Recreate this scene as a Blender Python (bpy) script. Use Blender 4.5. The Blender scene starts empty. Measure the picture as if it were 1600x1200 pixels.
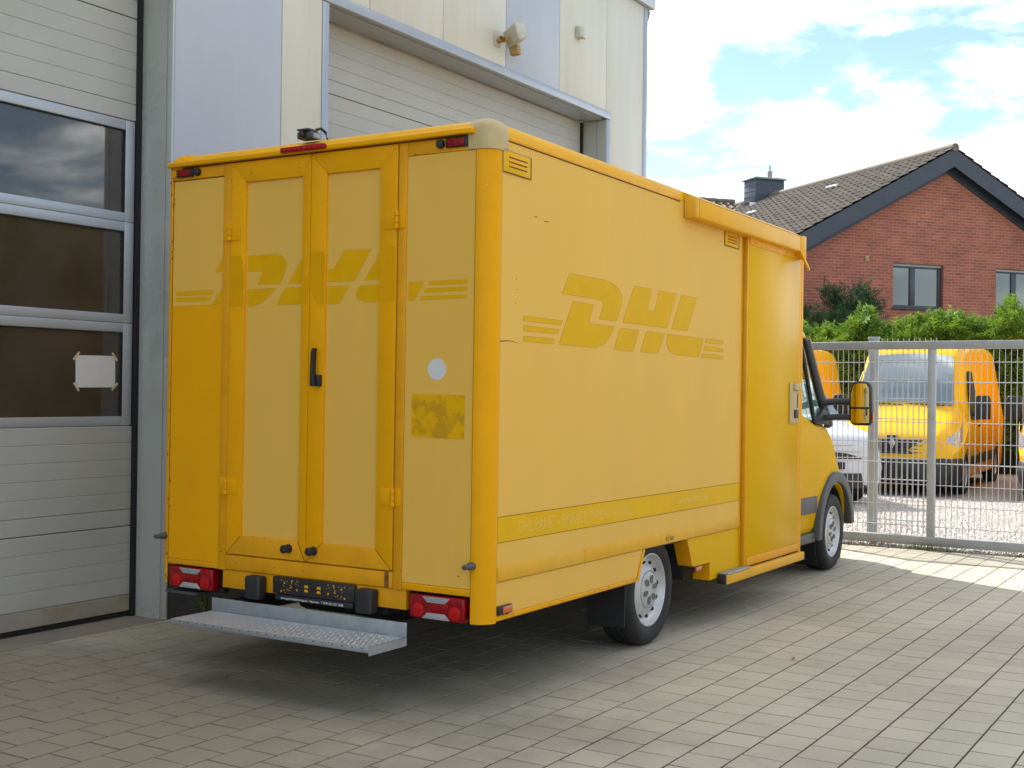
import bpy, bmesh, math, random
from mathutils import Vector, Matrix, noise
R = math.radians
random.seed(7)
scene = bpy.context.scene
col = scene.collection

# ------------------------------------------------------------------ camera
cam_d = bpy.data.cameras.new('camera'); cam = bpy.data.objects.new('camera', cam_d); col.objects.link(cam)
scene.camera = cam
yaw, pit, rol = R(31.8837), R(0.3532), R(0.6832)
fw = Vector((math.cos(pit)*math.cos(yaw), math.cos(pit)*math.sin(yaw), math.sin(pit)))
rt = Vector((math.sin(yaw), -math.cos(yaw), 0)); up = rt.cross(fw)
rt2 = math.cos(rol)*rt + math.sin(rol)*up; up2 = -math.sin(rol)*rt + math.cos(rol)*up
m = Matrix.Identity(4)
for i in range(3):
    m[i][0], m[i][1], m[i][2] = rt2[i], up2[i], -fw[i]
m[2][3] = 1.55
cam.matrix_world = m
cam_d.sensor_width = 36.0; cam_d.lens = 1931.91/1600*36.0
cam_d.clip_start = 0.05; cam_d.clip_end = 2000

# ------------------------------------------------------------------ sky, sun, exposure
SUN_EL = R(43); SX, SY = 0.475, 0.88
world = bpy.data.worlds.new('World'); scene.world = world; world.use_nodes = True
nt = world.node_tree; nt.nodes.clear()
def wn(t): return nt.nodes.new(t)
out = wn('ShaderNodeOutputWorld'); bg = wn('ShaderNodeBackground')
sky = wn('ShaderNodeTexSky'); sky.sky_type = 'NISHITA'; sky.sun_disc = False
sky.sun_elevation = SUN_EL; sky.sun_rotation = math.atan2(SX, SY)
sky.altitude = 100; sky.air_density = 1.0; sky.dust_density = 0.05; sky.ozone_density = 1.2
tc = wn('ShaderNodeTexCoord'); sep = wn('ShaderNodeSeparateXYZ')
nt.links.new(tc.outputs['Generated'], sep.inputs[0])
def wmath(op, a, b=None, c=None):
    n = wn('ShaderNodeMath'); n.operation = op
    for i, v in enumerate((a, b, c)):
        if v is None: continue
        if isinstance(v, (int, float)): n.inputs[i].default_value = v
        else: nt.links.new(v, n.inputs[i])
    return n.outputs[0]
zc = wmath('ADD', wmath('MAXIMUM', sep.outputs[2], 0.0), 0.16)
cmb = wn('ShaderNodeCombineXYZ')
nt.links.new(wmath('DIVIDE', sep.outputs[0], zc), cmb.inputs[0])
nt.links.new(wmath('DIVIDE', sep.outputs[1], zc), cmb.inputs[1])
cmb.inputs[2].default_value = 3.1
n1 = wn('ShaderNodeTexNoise'); n1.inputs['Scale'].default_value = 1.15; n1.inputs['Detail'].default_value = 9; n1.inputs['Roughness'].default_value = 0.58; n1.inputs['Distortion'].default_value = 0.35
nt.links.new(cmb.outputs[0], n1.inputs['Vector'])
rmp = wn('ShaderNodeMapRange'); rmp.interpolation_type = 'SMOOTHSTEP'
rmp.inputs['From Min'].default_value = 0.49; rmp.inputs['From Max'].default_value = 0.70
nt.links.new(n1.outputs['Fac'], rmp.inputs['Value'])
n2 = wn('ShaderNodeTexNoise'); n2.inputs['Scale'].default_value = 2.6; n2.inputs['Detail'].default_value = 6
nt.links.new(cmb.outputs[0], n2.inputs['Vector'])
r2 = wn('ShaderNodeMapRange'); r2.inputs['From Min'].default_value = 0.35; r2.inputs['From Max'].default_value = 0.7
r2.inputs['To Min'].default_value = 9.0; r2.inputs['To Max'].default_value = 16.0
nt.links.new(n2.outputs['Fac'], r2.inputs['Value'])
cc = wn('ShaderNodeMix'); cc.data_type = 'RGBA'; cc.blend_type = 'MULTIPLY'; cc.inputs[0].default_value = 1.0
sv = wn('ShaderNodeVectorMath'); sv.operation = 'DOT_PRODUCT'; nt.links.new(tc.outputs['Generated'], sv.inputs[0])
sv.inputs[1].default_value = (SX/math.hypot(SX, SY)*math.cos(SUN_EL), SY/math.hypot(SX, SY)*math.cos(SUN_EL), math.sin(SUN_EL))
glow = wmath('MULTIPLY_ADD', wmath('POWER', wmath('MAXIMUM', sv.outputs['Value'], 0.0), 2.0), 0.6, 1.0)   # clouds scatter forward: brighter towards the sun
nt.links.new(wmath('MULTIPLY', r2.outputs[0], glow), cc.inputs[7]); cc.inputs[6].default_value = (1.0, 0.985, 0.94, 1)
mx = wn('ShaderNodeMix'); mx.data_type = 'RGBA'
tint = wn('ShaderNodeMix'); tint.data_type = 'RGBA'; tint.blend_type = 'MULTIPLY'; tint.inputs[0].default_value = 1.0; nt.links.new(sky.outputs[0], tint.inputs[6]); tint.inputs[7].default_value = (0.56, 0.56, 0.56, 1)
nt.links.new(rmp.outputs[0], mx.inputs[0]); nt.links.new(tint.outputs[2], mx.inputs[6]); nt.links.new(cc.outputs[2], mx.inputs[7])
nt.links.new(mx.outputs[2], bg.inputs['Color']); bg.inputs['Strength'].default_value = 0.15
nt.links.new(bg.outputs[0], out.inputs[0])

sun_d = bpy.data.lights.new('sun', 'SUN'); sun = bpy.data.objects.new('sun', sun_d); col.objects.link(sun)
sun_d.energy = 3.7; sun_d.angle = R(0.53); sun_d.color = (1.0, 0.95, 0.86)
hl = math.hypot(SX, SY)
sdir = Vector((SX/hl*math.cos(SUN_EL), SY/hl*math.cos(SUN_EL), math.sin(SUN_EL)))
sun.rotation_euler = sdir.to_track_quat('Z', 'Y').to_euler(); sun.location = (20, 25, 30)
scene.view_settings.view_transform = 'Standard'; scene.view_settings.look = 'None'
scene.view_settings.gamma = 1.0; scene.view_settings.use_curve_mapping = False
scene.view_settings.exposure = 1.31

# ------------------------------------------------------------------ materials
MATS = {}
def mat(name, base, rough=0.5, metal=0.0, var=None, var_scale=3.0, bump=0.0, bump_scale=60.0, spec=0.5, alt=None, alt_scale=2.0,
        alt_lo=0.5, alt_hi=0.7, stretch=(1, 1, 1), coat=0.0, coords='Object', rough_var=0.0):
    if name in MATS: return MATS[name]
    mt = bpy.data.materials.new(name); mt.use_nodes = True; MATS[name] = mt
    t = mt.node_tree; b = t.nodes['Principled BSDF']
    b.inputs['Roughness'].default_value = rough; b.inputs['Metallic'].default_value = metal
    b.inputs['Specular IOR Level'].default_value = spec; b.inputs['Coat Weight'].default_value = coat
    b.inputs['Coat Roughness'].default_value = 0.08
    c4 = (*base, 1)
    b.inputs['Base Color'].default_value = c4
    tcn = t.nodes.new('ShaderNodeTexCoord'); mp = t.nodes.new('ShaderNodeMapping'); mp.inputs['Scale'].default_value = stretch
    t.links.new(tcn.outputs[coords], mp.inputs[0])
    cur = None
    if var:
        n = t.nodes.new('ShaderNodeTexNoise'); n.inputs['Scale'].default_value = var_scale; n.inputs['Detail'].default_value = 6; n.inputs['Roughness'].default_value = 0.6
        t.links.new(mp.outputs[0], n.inputs['Vector'])
        mr = t.nodes.new('ShaderNodeMapRange'); mr.inputs['From Min'].default_value = 0.3; mr.inputs['From Max'].default_value = 0.7
        mr.inputs['To Min'].default_value = 1 - var; mr.inputs['To Max'].default_value = 1 + var*0.6
        t.links.new(n.outputs['Fac'], mr.inputs['Value'])
        mm = t.nodes.new('ShaderNodeMix'); mm.data_type = 'RGBA'; mm.blend_type = 'MULTIPLY'; mm.inputs[0].default_value = 1
        mm.inputs[6].default_value = c4; t.links.new(mr.outputs[0], mm.inputs[7]); cur = mm.outputs[2]
        if rough_var:
            m3 = t.nodes.new('ShaderNodeMapRange'); m3.inputs['From Min'].default_value = .3; m3.inputs['From Max'].default_value = .7
            m3.inputs['To Min'].default_value = rough - rough_var; m3.inputs['To Max'].default_value = rough + rough_var
            t.links.new(n.outputs['Fac'], m3.inputs['Value']); t.links.new(m3.outputs[0], b.inputs['Roughness'])
    if alt:
        n = t.nodes.new('ShaderNodeTexNoise'); n.inputs['Scale'].default_value = alt_scale; n.inputs['Detail'].default_value = 8; n.inputs['Roughness'].default_value = 0.65
        t.links.new(mp.outputs[0], n.inputs['Vector'])
        mr = t.nodes.new('ShaderNodeMapRange'); mr.inputs['From Min'].default_value = alt_lo; mr.inputs['From Max'].default_value = alt_hi
        t.links.new(n.outputs['Fac'], mr.inputs['Value'])
        mm = t.nodes.new('ShaderNodeMix'); mm.data_type = 'RGBA'; t.links.new(mr.outputs[0], mm.inputs[0])
        if cur: t.links.new(cur, mm.inputs[6])
        else: mm.inputs[6].default_value = c4
        mm.inputs[7].default_value = (*alt, 1); cur = mm.outputs[2]
    if cur: t.links.new(cur, b.inputs['Base Color'])
    if bump:
        n = t.nodes.new('ShaderNodeTexNoise'); n.inputs['Scale'].default_value = bump_scale; n.inputs['Detail'].default_value = 4
        t.links.new(mp.outputs[0], n.inputs['Vector'])
        bp = t.nodes.new('ShaderNodeBump'); bp.inputs['Strength'].default_value = bump; bp.inputs['Distance'].default_value = 0.01
        t.links.new(n.outputs['Fac'], bp.inputs['Height']); t.links.new(bp.outputs[0], b.inputs['Normal'])
    return mt

def glass_mat(name, tint=(0.6, 0.65, 0.62), refl=1.55, rough=0.01, dust=0.0):
    if name in MATS: return MATS[name]
    mt = bpy.data.materials.new(name); mt.use_nodes = True; MATS[name] = mt
    t = mt.node_tree; t.nodes.clear()
    o = t.nodes.new('ShaderNodeOutputMaterial'); mixs = t.nodes.new('ShaderNodeMixShader'); fr = t.nodes.new('ShaderNodeFresnel')
    tr = t.nodes.new('ShaderNodeBsdfTransparent'); gl = t.nodes.new('ShaderNodeBsdfGlossy')
    fr.inputs['IOR'].default_value = refl; tr.inputs['Color'].default_value = (*tint, 1); gl.inputs['Roughness'].default_value = rough
    t.links.new(fr.outputs[0], mixs.inputs[0]); t.links.new(tr.outputs[0], mixs.inputs[1]); t.links.new(gl.outputs[0], mixs.inputs[2])
    last = mixs.outputs[0]
    if dust:
        df = t.nodes.new('ShaderNodeBsdfDiffuse'); df.inputs['Color'].default_value = (.50, .42, .34, 1)
        nz = t.nodes.new('ShaderNodeTexNoise'); nz.inputs['Scale'].default_value = 1.7; nz.inputs['Detail'].default_value = 8; nz.inputs['Roughness'].default_value = .65
        tc_ = t.nodes.new('ShaderNodeTexCoord'); t.links.new(tc_.outputs['Object'], nz.inputs['Vector'])
        mr = t.nodes.new('ShaderNodeMapRange'); mr.inputs['From Min'].default_value = .3; mr.inputs['From Max'].default_value = .75; mr.inputs['To Min'].default_value = dust*.45; mr.inputs['To Max'].default_value = dust*1.5; t.links.new(nz.outputs['Fac'], mr.inputs['Value'])
        m2_ = t.nodes.new('ShaderNodeMixShader'); t.links.new(mr.outputs[0], m2_.inputs[0]); t.links.new(last, m2_.inputs[1]); t.links.new(df.outputs[0], m2_.inputs[2]); last = m2_.outputs[0]
    t.links.new(last, o.inputs[0])
    return mt

RICH = mat('yellow_paint', (0.82, 0.375, 0.0005), 0.42, spec=.16, var=0.07, var_scale=2.5, bump=0.02, bump_scale=25)
ORNG = mat('yellow_paint_orange', (0.74, 0.33, 0.004), 0.48, spec=.25, var=0.10, var_scale=5, bump=0.03, bump_scale=40)
FADE = mat('faded_yellow', (0.78, 0.458, 0.078), 0.6, spec=0.18, var=0.03, var_scale=2.2, stretch=(1.3, 1.3, 0.3), alt=(0.71, 0.43, 0.09), alt_scale=0.9, alt_lo=.45, alt_hi=1.0, bump=0.02, bump_scale=30)
GLOSSY = mat('yellow_gloss', (0.72, 0.40, 0.001), 0.28, spec=.03, var=0.04, var_scale=1.5, bump=0.004, bump_scale=3)
CAPM = mat('weathered_cap', (0.52, 0.40, 0.19), 0.6, var=0.14, var_scale=10, bump=0.05, bump_scale=40)
GHOST = mat('ghost_letter', (0.72, 0.40, 0.0005), 0.5, spec=0.06, var=0.06, var_scale=6)
LEMON = mat('yellow_trim', (0.81, 0.41, 0.01), 0.45, spec=.15, var=.08, var_scale=4, alt=(.74, .42, .04), alt_scale=2.5, alt_lo=.5, alt_hi=.8)
RAIL = mat('faded_rail', (0.76, 0.40, 0.03), 0.5, spec=.15, var=.10, var_scale=6, alt=(.68, .38, .04), alt_scale=5, alt_lo=.5, alt_hi=.9)
GHOSTR = mat('ghost_letter_rear', (0.75, 0.385, 0.001), 0.5, spec=.12, var=0.06, var_scale=6, alt=(.68, .36, .01), alt_scale=8, alt_lo=.58, alt_hi=.7)
STICK = mat('worn_sticker', (0.74, 0.40, 0.001), 0.45, spec=.15, alt=(0.56, 0.29, 0.01), alt_scale=9, alt_lo=0.47, alt_hi=0.56)
BLACKP = mat('black_plastic', (0.018, 0.018, 0.019), 0.5, var=0.2, var_scale=12, bump=0.04, bump_scale=120)
GREYP = mat('grey_plastic', (0.07, 0.072, 0.075), 0.5, var=0.12, var_scale=8, bump=0.04, bump_scale=120)
RUBBER = mat('tyre_rubber', (0.016, 0.016, 0.017), 0.72, var=0.25, var_scale=14, alt=(.04, .037, .033), alt_scale=6, alt_lo=.5, alt_hi=.75, bump=.15, bump_scale=60)
CHASSIS = mat('chassis_black', (0.012, 0.012, 0.012), 0.75, var=0.3, var_scale=6)
STEEL = mat('wheel_silver', (0.58, 0.58, 0.58), 0.42, 0.35, var=0.10, var_scale=8, alt=(0.20, 0.12, 0.07), alt_scale=11, alt_lo=.66, alt_hi=.74)
GALV = mat('galvanised', (0.36, 0.385, 0.40), 0.5, 0.5, var=0.14, var_scale=18, bump=0.03, bump_scale=50)
WIRE = mat('galvanised_wire', (0.44, 0.455, 0.465), .45, .3)
GALVF = mat('galvanised_fence', (0.40, 0.42, 0.43), 0.5, 0.45, var=0.12, var_scale=9)
ALU = mat('tread_aluminium', (0.52, 0.55, 0.58), 0.38, 0.6, var=0.12, var_scale=9, bump=0.5, bump_scale=90)
REDL = mat('red_lens', (0.28, 0.002, 0.006), 0.15, coat=0.1, var=0.3, var_scale=40, spec=0.3)
REDB = mat('red_lens_bright', (0.50, 0.006, 0.006), 0.2, coat=0.1, spec=.3, var=0.2, var_scale=30)
WHTL = mat('clear_lens', (0.42, 0.42, 0.42), 0.2, 0.2, coat=0.6, var=0.35, var_scale=70, stretch=(1, 1, 3))
AMBER = mat('amber_lens', (0.62, 0.10, 0.012), 0.2, coat=0.5, var=0.2, var_scale=40)
SEAM = mat('dark_seam', (0.10, 0.035, 0.005), 0.8, var=.3, var_scale=20)
RUST = mat('rust', (0.20, 0.075, 0.025), 0.9, var=0.4, var_scale=40)
WHITED = mat('white_disc', (0.62, 0.62, 0.60), 0.5, var=.06, var_scale=20)
DARKTXT = mat('dark_print', (0.06, 0.03, 0.008), 0.6)
WHTTXT = mat('white_print', (0.75, 0.76, 0.78), 0.5)
PALETXT = mat('pale_ghost_print', (0.73, 0.44, 0.055), 0.55, var=.08, var_scale=30)
PAPER = mat('paper', (0.72, 0.71, 0.68), 0.8, var=.04, var_scale=8)
TAPE = mat('masking_tape', (0.60, 0.48, 0.28), 0.7)
CREAM = mat('cream_cladding', (0.63, 0.61, 0.52), 0.45, var=0.05, var_scale=1.2, stretch=(6, 1, .5), alt=(.55, .52, .43), alt_scale=1.5, alt_lo=.55, alt_hi=.85, bump=.01, bump_scale=8)
BLUEG = mat('blue_grey_cladding', (0.445, 0.48, 0.54), 0.42, var=0.04, var_scale=1.2, stretch=(6, 1, .5), bump=.01, bump_scale=8)
TRIM = mat('grey_trim', (0.40, 0.43, 0.475), 0.35, 0.25, var=0.07, var_scale=2, stretch=(1, 1, 1))
JAMB = mat('jamb_metal', (0.46, 0.48, 0.45), 0.3, 0.2, var=0.10, var_scale=1.2, stretch=(1, 1, .6), rough_var=.06)
DOORM = mat('door_slat', (0.46, 0.455, 0.42), 0.5, var=0.05, var_scale=1.6, bump=.035, bump_scale=90, alt=(.40, .38, .32), alt_scale=1.1, alt_lo=.5, alt_hi=.8)
DOORB = mat('door_slat_dusty', (0.34, 0.31, 0.25), 0.7, var=0.10, var_scale=4, alt=(.30, .23, .14), alt_scale=3)
ALUF = mat('door_aluminium', (0.50, 0.53, 0.56), 0.42, 0.35, var=0.05, var_scale=3, stretch=(.3, 1, 4))
SEALB = mat('black_seal', (0.012, 0.012, 0.013), 0.6)
GLASSD = glass_mat('door_glass', (0.93, 0.92, 0.9), 2.0, dust=.085)
STRIPE = mat('stripe_yellow', (0.76, 0.425, 0.002), 0.45, spec=.08, var=.06, var_scale=4)
GLASSC = glass_mat('car_glass', (0.55, 0.68, 0.62), 1.5)
CONC = mat('concrete', (0.24, 0.205, 0.165), 0.85, var=0.22, var_scale=5, bump=.2, bump_scale=60)
PLINTH = mat('plinth', (0.06, 0.06, 0.06), 0.8, var=.3, var_scale=8)
DARKIN = mat('dark_interior', (0.78, 0.72, 0.66), 0.9, var=.3, var_scale=2)

# ------------------------------------------------------------------ mesh helpers
class MB:
    def __init__(self): self.v = []; self.f = []; self.mi = []; self.mats = []
    def _m(self, mt):
        if mt is None: return 0
        if mt not in self.mats: self.mats.append(mt)
        return self.mats.index(mt)
    def add(self, vs, fs, mt=None):
        o = len(self.v); self.v += [tuple(p) for p in vs]; k = self._m(mt)
        for f in fs: self.f.append([i+o for i in f]); self.mi.append(k)
        return self
    def box(self, x0, x1, y0, y1, z0, z1, mt=None):
        vs = [(x, y, z) for z in (z0, z1) for y in (y0, y1) for x in (x0, x1)]
        return self.add(vs, [(0, 2, 3, 1), (4, 5, 7, 6), (0, 1, 5, 4), (2, 6, 7, 3), (0, 4, 6, 2), (1, 3, 7, 5)], mt)
    def prism(self, poly, axis, a, b, mt=None):
        """poly of 2D points in the plane normal to axis ('x': (y,z), 'y': (x,z), 'z': (x,y)), from a to b"""
        ar = sum(poly[i][0]*poly[(i+1) % len(poly)][1]-poly[(i+1) % len(poly)][0]*poly[i][1] for i in range(len(poly)))
        if ar < 0: poly = poly[::-1]
        n = len(poly)
        def P(p, t): return (t, p[0], p[1]) if axis == 'x' else ((p[0], t, p[1]) if axis == 'y' else (p[0], p[1], t))
        vs = [P(p, a) for p in poly]+[P(p, b) for p in poly]
        lo, hi = list(range(n)), list(range(n, 2*n))
        fs = [lo[::-1], hi]+[(i, (i+1) % n, n+(i+1) % n, n+i) for i in range(n)]
        flip = (axis == 'y') != (b < a)
        if flip: fs = [list(f)[::-1] for f in fs]
        return self.add(vs, fs, mt)
    def tube(self, pts, r, n=8, mt=None, caps=True):
        pts = [Vector(p) for p in pts]; rs = r if isinstance(r, (list, tuple)) else [r]*len(pts)
        vs = []; fs = []
        for i, p in enumerate(pts):
            d = (pts[min(i+1, len(pts)-1)]-pts[max(i-1, 0)]).normalized()
            a = d.orthogonal().normalized() if abs(d.z) > .9 else Vector((0, 0, 1)).cross(d).normalized()
            b = d.cross(a)
            for k in range(n):
                t = 2*math.pi*k/n+math.pi/n
                vs.append(p+rs[i]*(math.cos(t)*a+math.sin(t)*b))
        for i in range(len(pts)-1):
            for k in range(n): fs.append((i*n+k, i*n+(k+1) % n, (i+1)*n+(k+1) % n, (i+1)*n+k))
        if caps: fs += [list(range(n))[::-1], [(len(pts)-1)*n+k for k in range(n)]]
        return self.add(vs, fs, mt)
    def lathe(self, prof, c, axis='y', n=40, mt=None, sgn=1):
        """prof: list of (radius, along); revolved round axis through c"""
        vs = []; fs = []
        for (r, a) in prof:
            for k in range(n):
                t = 2*math.pi*k/n
                if axis == 'y': vs.append((c[0]+r*math.cos(t), c[1]+sgn*a, c[2]+r*math.sin(t)))
                elif axis == 'x': vs.append((c[0]+sgn*a, c[1]+r*math.cos(t), c[2]+r*math.sin(t)))
                else: vs.append((c[0]+r*math.cos(t), c[1]+r*math.sin(t), c[2]+sgn*a))
        for i in range(len(prof)-1):
            for k in range(n): fs.append((i*n+k, i*n+(k+1) % n, (i+1)*n+(k+1) % n, (i+1)*n+k))
        return self.add(vs, fs, mt)
    def build(self, name, mt=None, parent=None, bevel=0.0, seg=2, smooth=False, angle=35, fix=True):
        me = bpy.data.meshes.new(name); me.from_pydata(self.v, [], self.f)
        for q in (self.mats or [mt]): me.materials.append(q)
        if len(self.mats) > 1: me.polygons.foreach_set('material_index', self.mi)
        if bevel or fix:
            bm = bmesh.new(); bm.from_mesh(me)
            if bevel:
                bmesh.ops.remove_doubles(bm, verts=bm.verts, dist=1e-5)
                es = [e for e in bm.edges if len(e.link_faces) == 2 and e.calc_face_angle(0) > R(25)]
                bmesh.ops.bevel(bm, geom=es, offset=bevel, segments=seg, affect='EDGES', profile=0.5, clamp_overlap=True)
            bmesh.ops.recalc_face_normals(bm, faces=bm.faces)
            bm.to_mesh(me); bm.free()
        if smooth or bevel:
            me.shade_smooth(); me.set_sharp_from_angle(angle=R(angle if smooth else 50))
        return link(name, me, parent)
def link(name, me, parent=None):
    o = bpy.data.objects.new(name, me); col.objects.link(o)
    if parent is not None: o.parent = parent
    return o
def tag(o, label=None, cat=None, group=None, kind=None):
    for k, v in (('label', label), ('category', cat), ('group', group), ('kind', kind)):
        if v: o[k] = v
    return o
def empty(name, loc=(0, 0, 0), rot=(0, 0, 0)):
    o = bpy.data.objects.new(name, None); col.objects.link(o); o.location = loc; o.rotation_euler = rot; o.empty_display_size = 0.2
    return o
def bx(name, x0, x1, y0, y1, z0, z1, mt, parent=None, bevel=0.0, seg=2): return MB().box(x0, x1, y0, y1, z0, z1).build(name, mt, parent, bevel, seg)
def copy_tree(o, parent=None):
    c = o.copy(); col.objects.link(c); c.parent = parent
    for ch in list(o.children): copy_tree(ch, c)
    return c
def text_mesh(name, s, size, mt, parent, loc, rot, extrude=0.0005, sx=1.0, shear=0.0, align='LEFT'):
    cu = bpy.data.curves.new(name, 'FONT'); cu.body = s; cu.size = size; cu.extrude = extrude; cu.align_x = align; cu.shear = shear
    o = bpy.data.objects.new(name, cu); col.objects.link(o)
    dg = bpy.context.evaluated_depsgraph_get(); me = bpy.data.meshes.new_from_object(o.evaluated_get(dg))
    bpy.data.objects.remove(o); me.materials.clear(); me.materials.append(mt)
    q = link(name, me, parent); q.location = loc; q.rotation_euler = rot; q.scale = (sx, 1, 1)
    return q
def catmull(keys, n):
    """keys: list of tuples (equal length), sorted by the first item; resample to n rows"""
    outp = []
    m_ = len(keys)
    for i in range(n):
        t = i*(m_-1)/(n-1); k = min(int(t), m_-2); f = t-k
        p0, p1, p2, p3 = keys[max(k-1, 0)], keys[k], keys[k+1], keys[min(k+2, m_-1)]
        row = []
        for a, b, c, d in zip(p0, p1, p2, p3):
            v = b+0.5*f*(c-a+f*(2*a-5*b+4*c-d+f*(3*(b-c)+d-a)))
            lo, hi = min(b, c), max(b, c); row.append(min(max(v, lo), hi))
        outp.append(tuple(row))
    return outp
def loft(keys, yc=0.0, n=40):
    """body shell lofted along x. key = (x, z_bottom, z_top, half_bottom, half_mid, z_mid, half_top, corner radius, crown)"""
    st = catmull(keys, n); rings = []
    for (x, zb, zt, hb, hm, zm, ht, r, cr) in st:
        zs = max(zt-r, zm+0.01)
        half = [(0, zb), (hb*.6, zb), (hb-.03, zb), (hb, zb+.05), (hb+(hm-hb)*.6, zb+(zm-zb)*.5), (hm, zm), (hm+(ht-hm)*.5-0.0, zm+(zs-zm)*.5), (ht, zs)]
        for k in range(1, 6):
            a = k/5*math.pi/2; half.append((ht-r+r*math.cos(a), zs+(zt-zs)*math.sin(a)))
        half += [(max(ht-r, 0)*.55, zt+cr*.7), (0, zt+cr)]
        ring = [(x, yc-y, z) for y, z in half]+[(x, yc+y, z) for y, z in half[-2:0:-1]]
        rings.append(ring)
    N = len(rings[0]); mb = MB()
    vs = [p for r in rings for p in r]; fs = []
    for i in range(len(rings)-1):
        for k in range(N): fs.append((i*N+k, i*N+(k+1) % N, (i+1)*N+(k+1) % N, (i+1)*N+k))
    fs.append(list(range(N))); fs.append([(len(rings)-1)*N+k for k in range(N)][::-1])
    mb.add(vs, fs); return mb
def boolean_cut(o, cutters):
    for c in cutters:
        md = o.modifiers.new('cut', 'BOOLEAN'); md.operation = 'DIFFERENCE'; md.object = c; md.solver = 'EXACT'
    bpy.context.view_layer.update()
    dg = bpy.context.evaluated_depsgraph_get(); me = bpy.data.meshes.new_from_object(o.evaluated_get(dg))
    o.modifiers.clear(); old = o.data; o.data = me
    me.shade_smooth(); me.set_sharp_from_angle(angle=R(32))
    for c in cutters: bpy.data.objects.remove(c)
def arc(cx, cz, r, a0, a1, n): return [(cx+r*math.cos(R(a0+(a1-a0)*i/n)), cz+r*math.sin(R(a0+(a1-a0)*i/n))) for i in range(n+1)]
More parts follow.
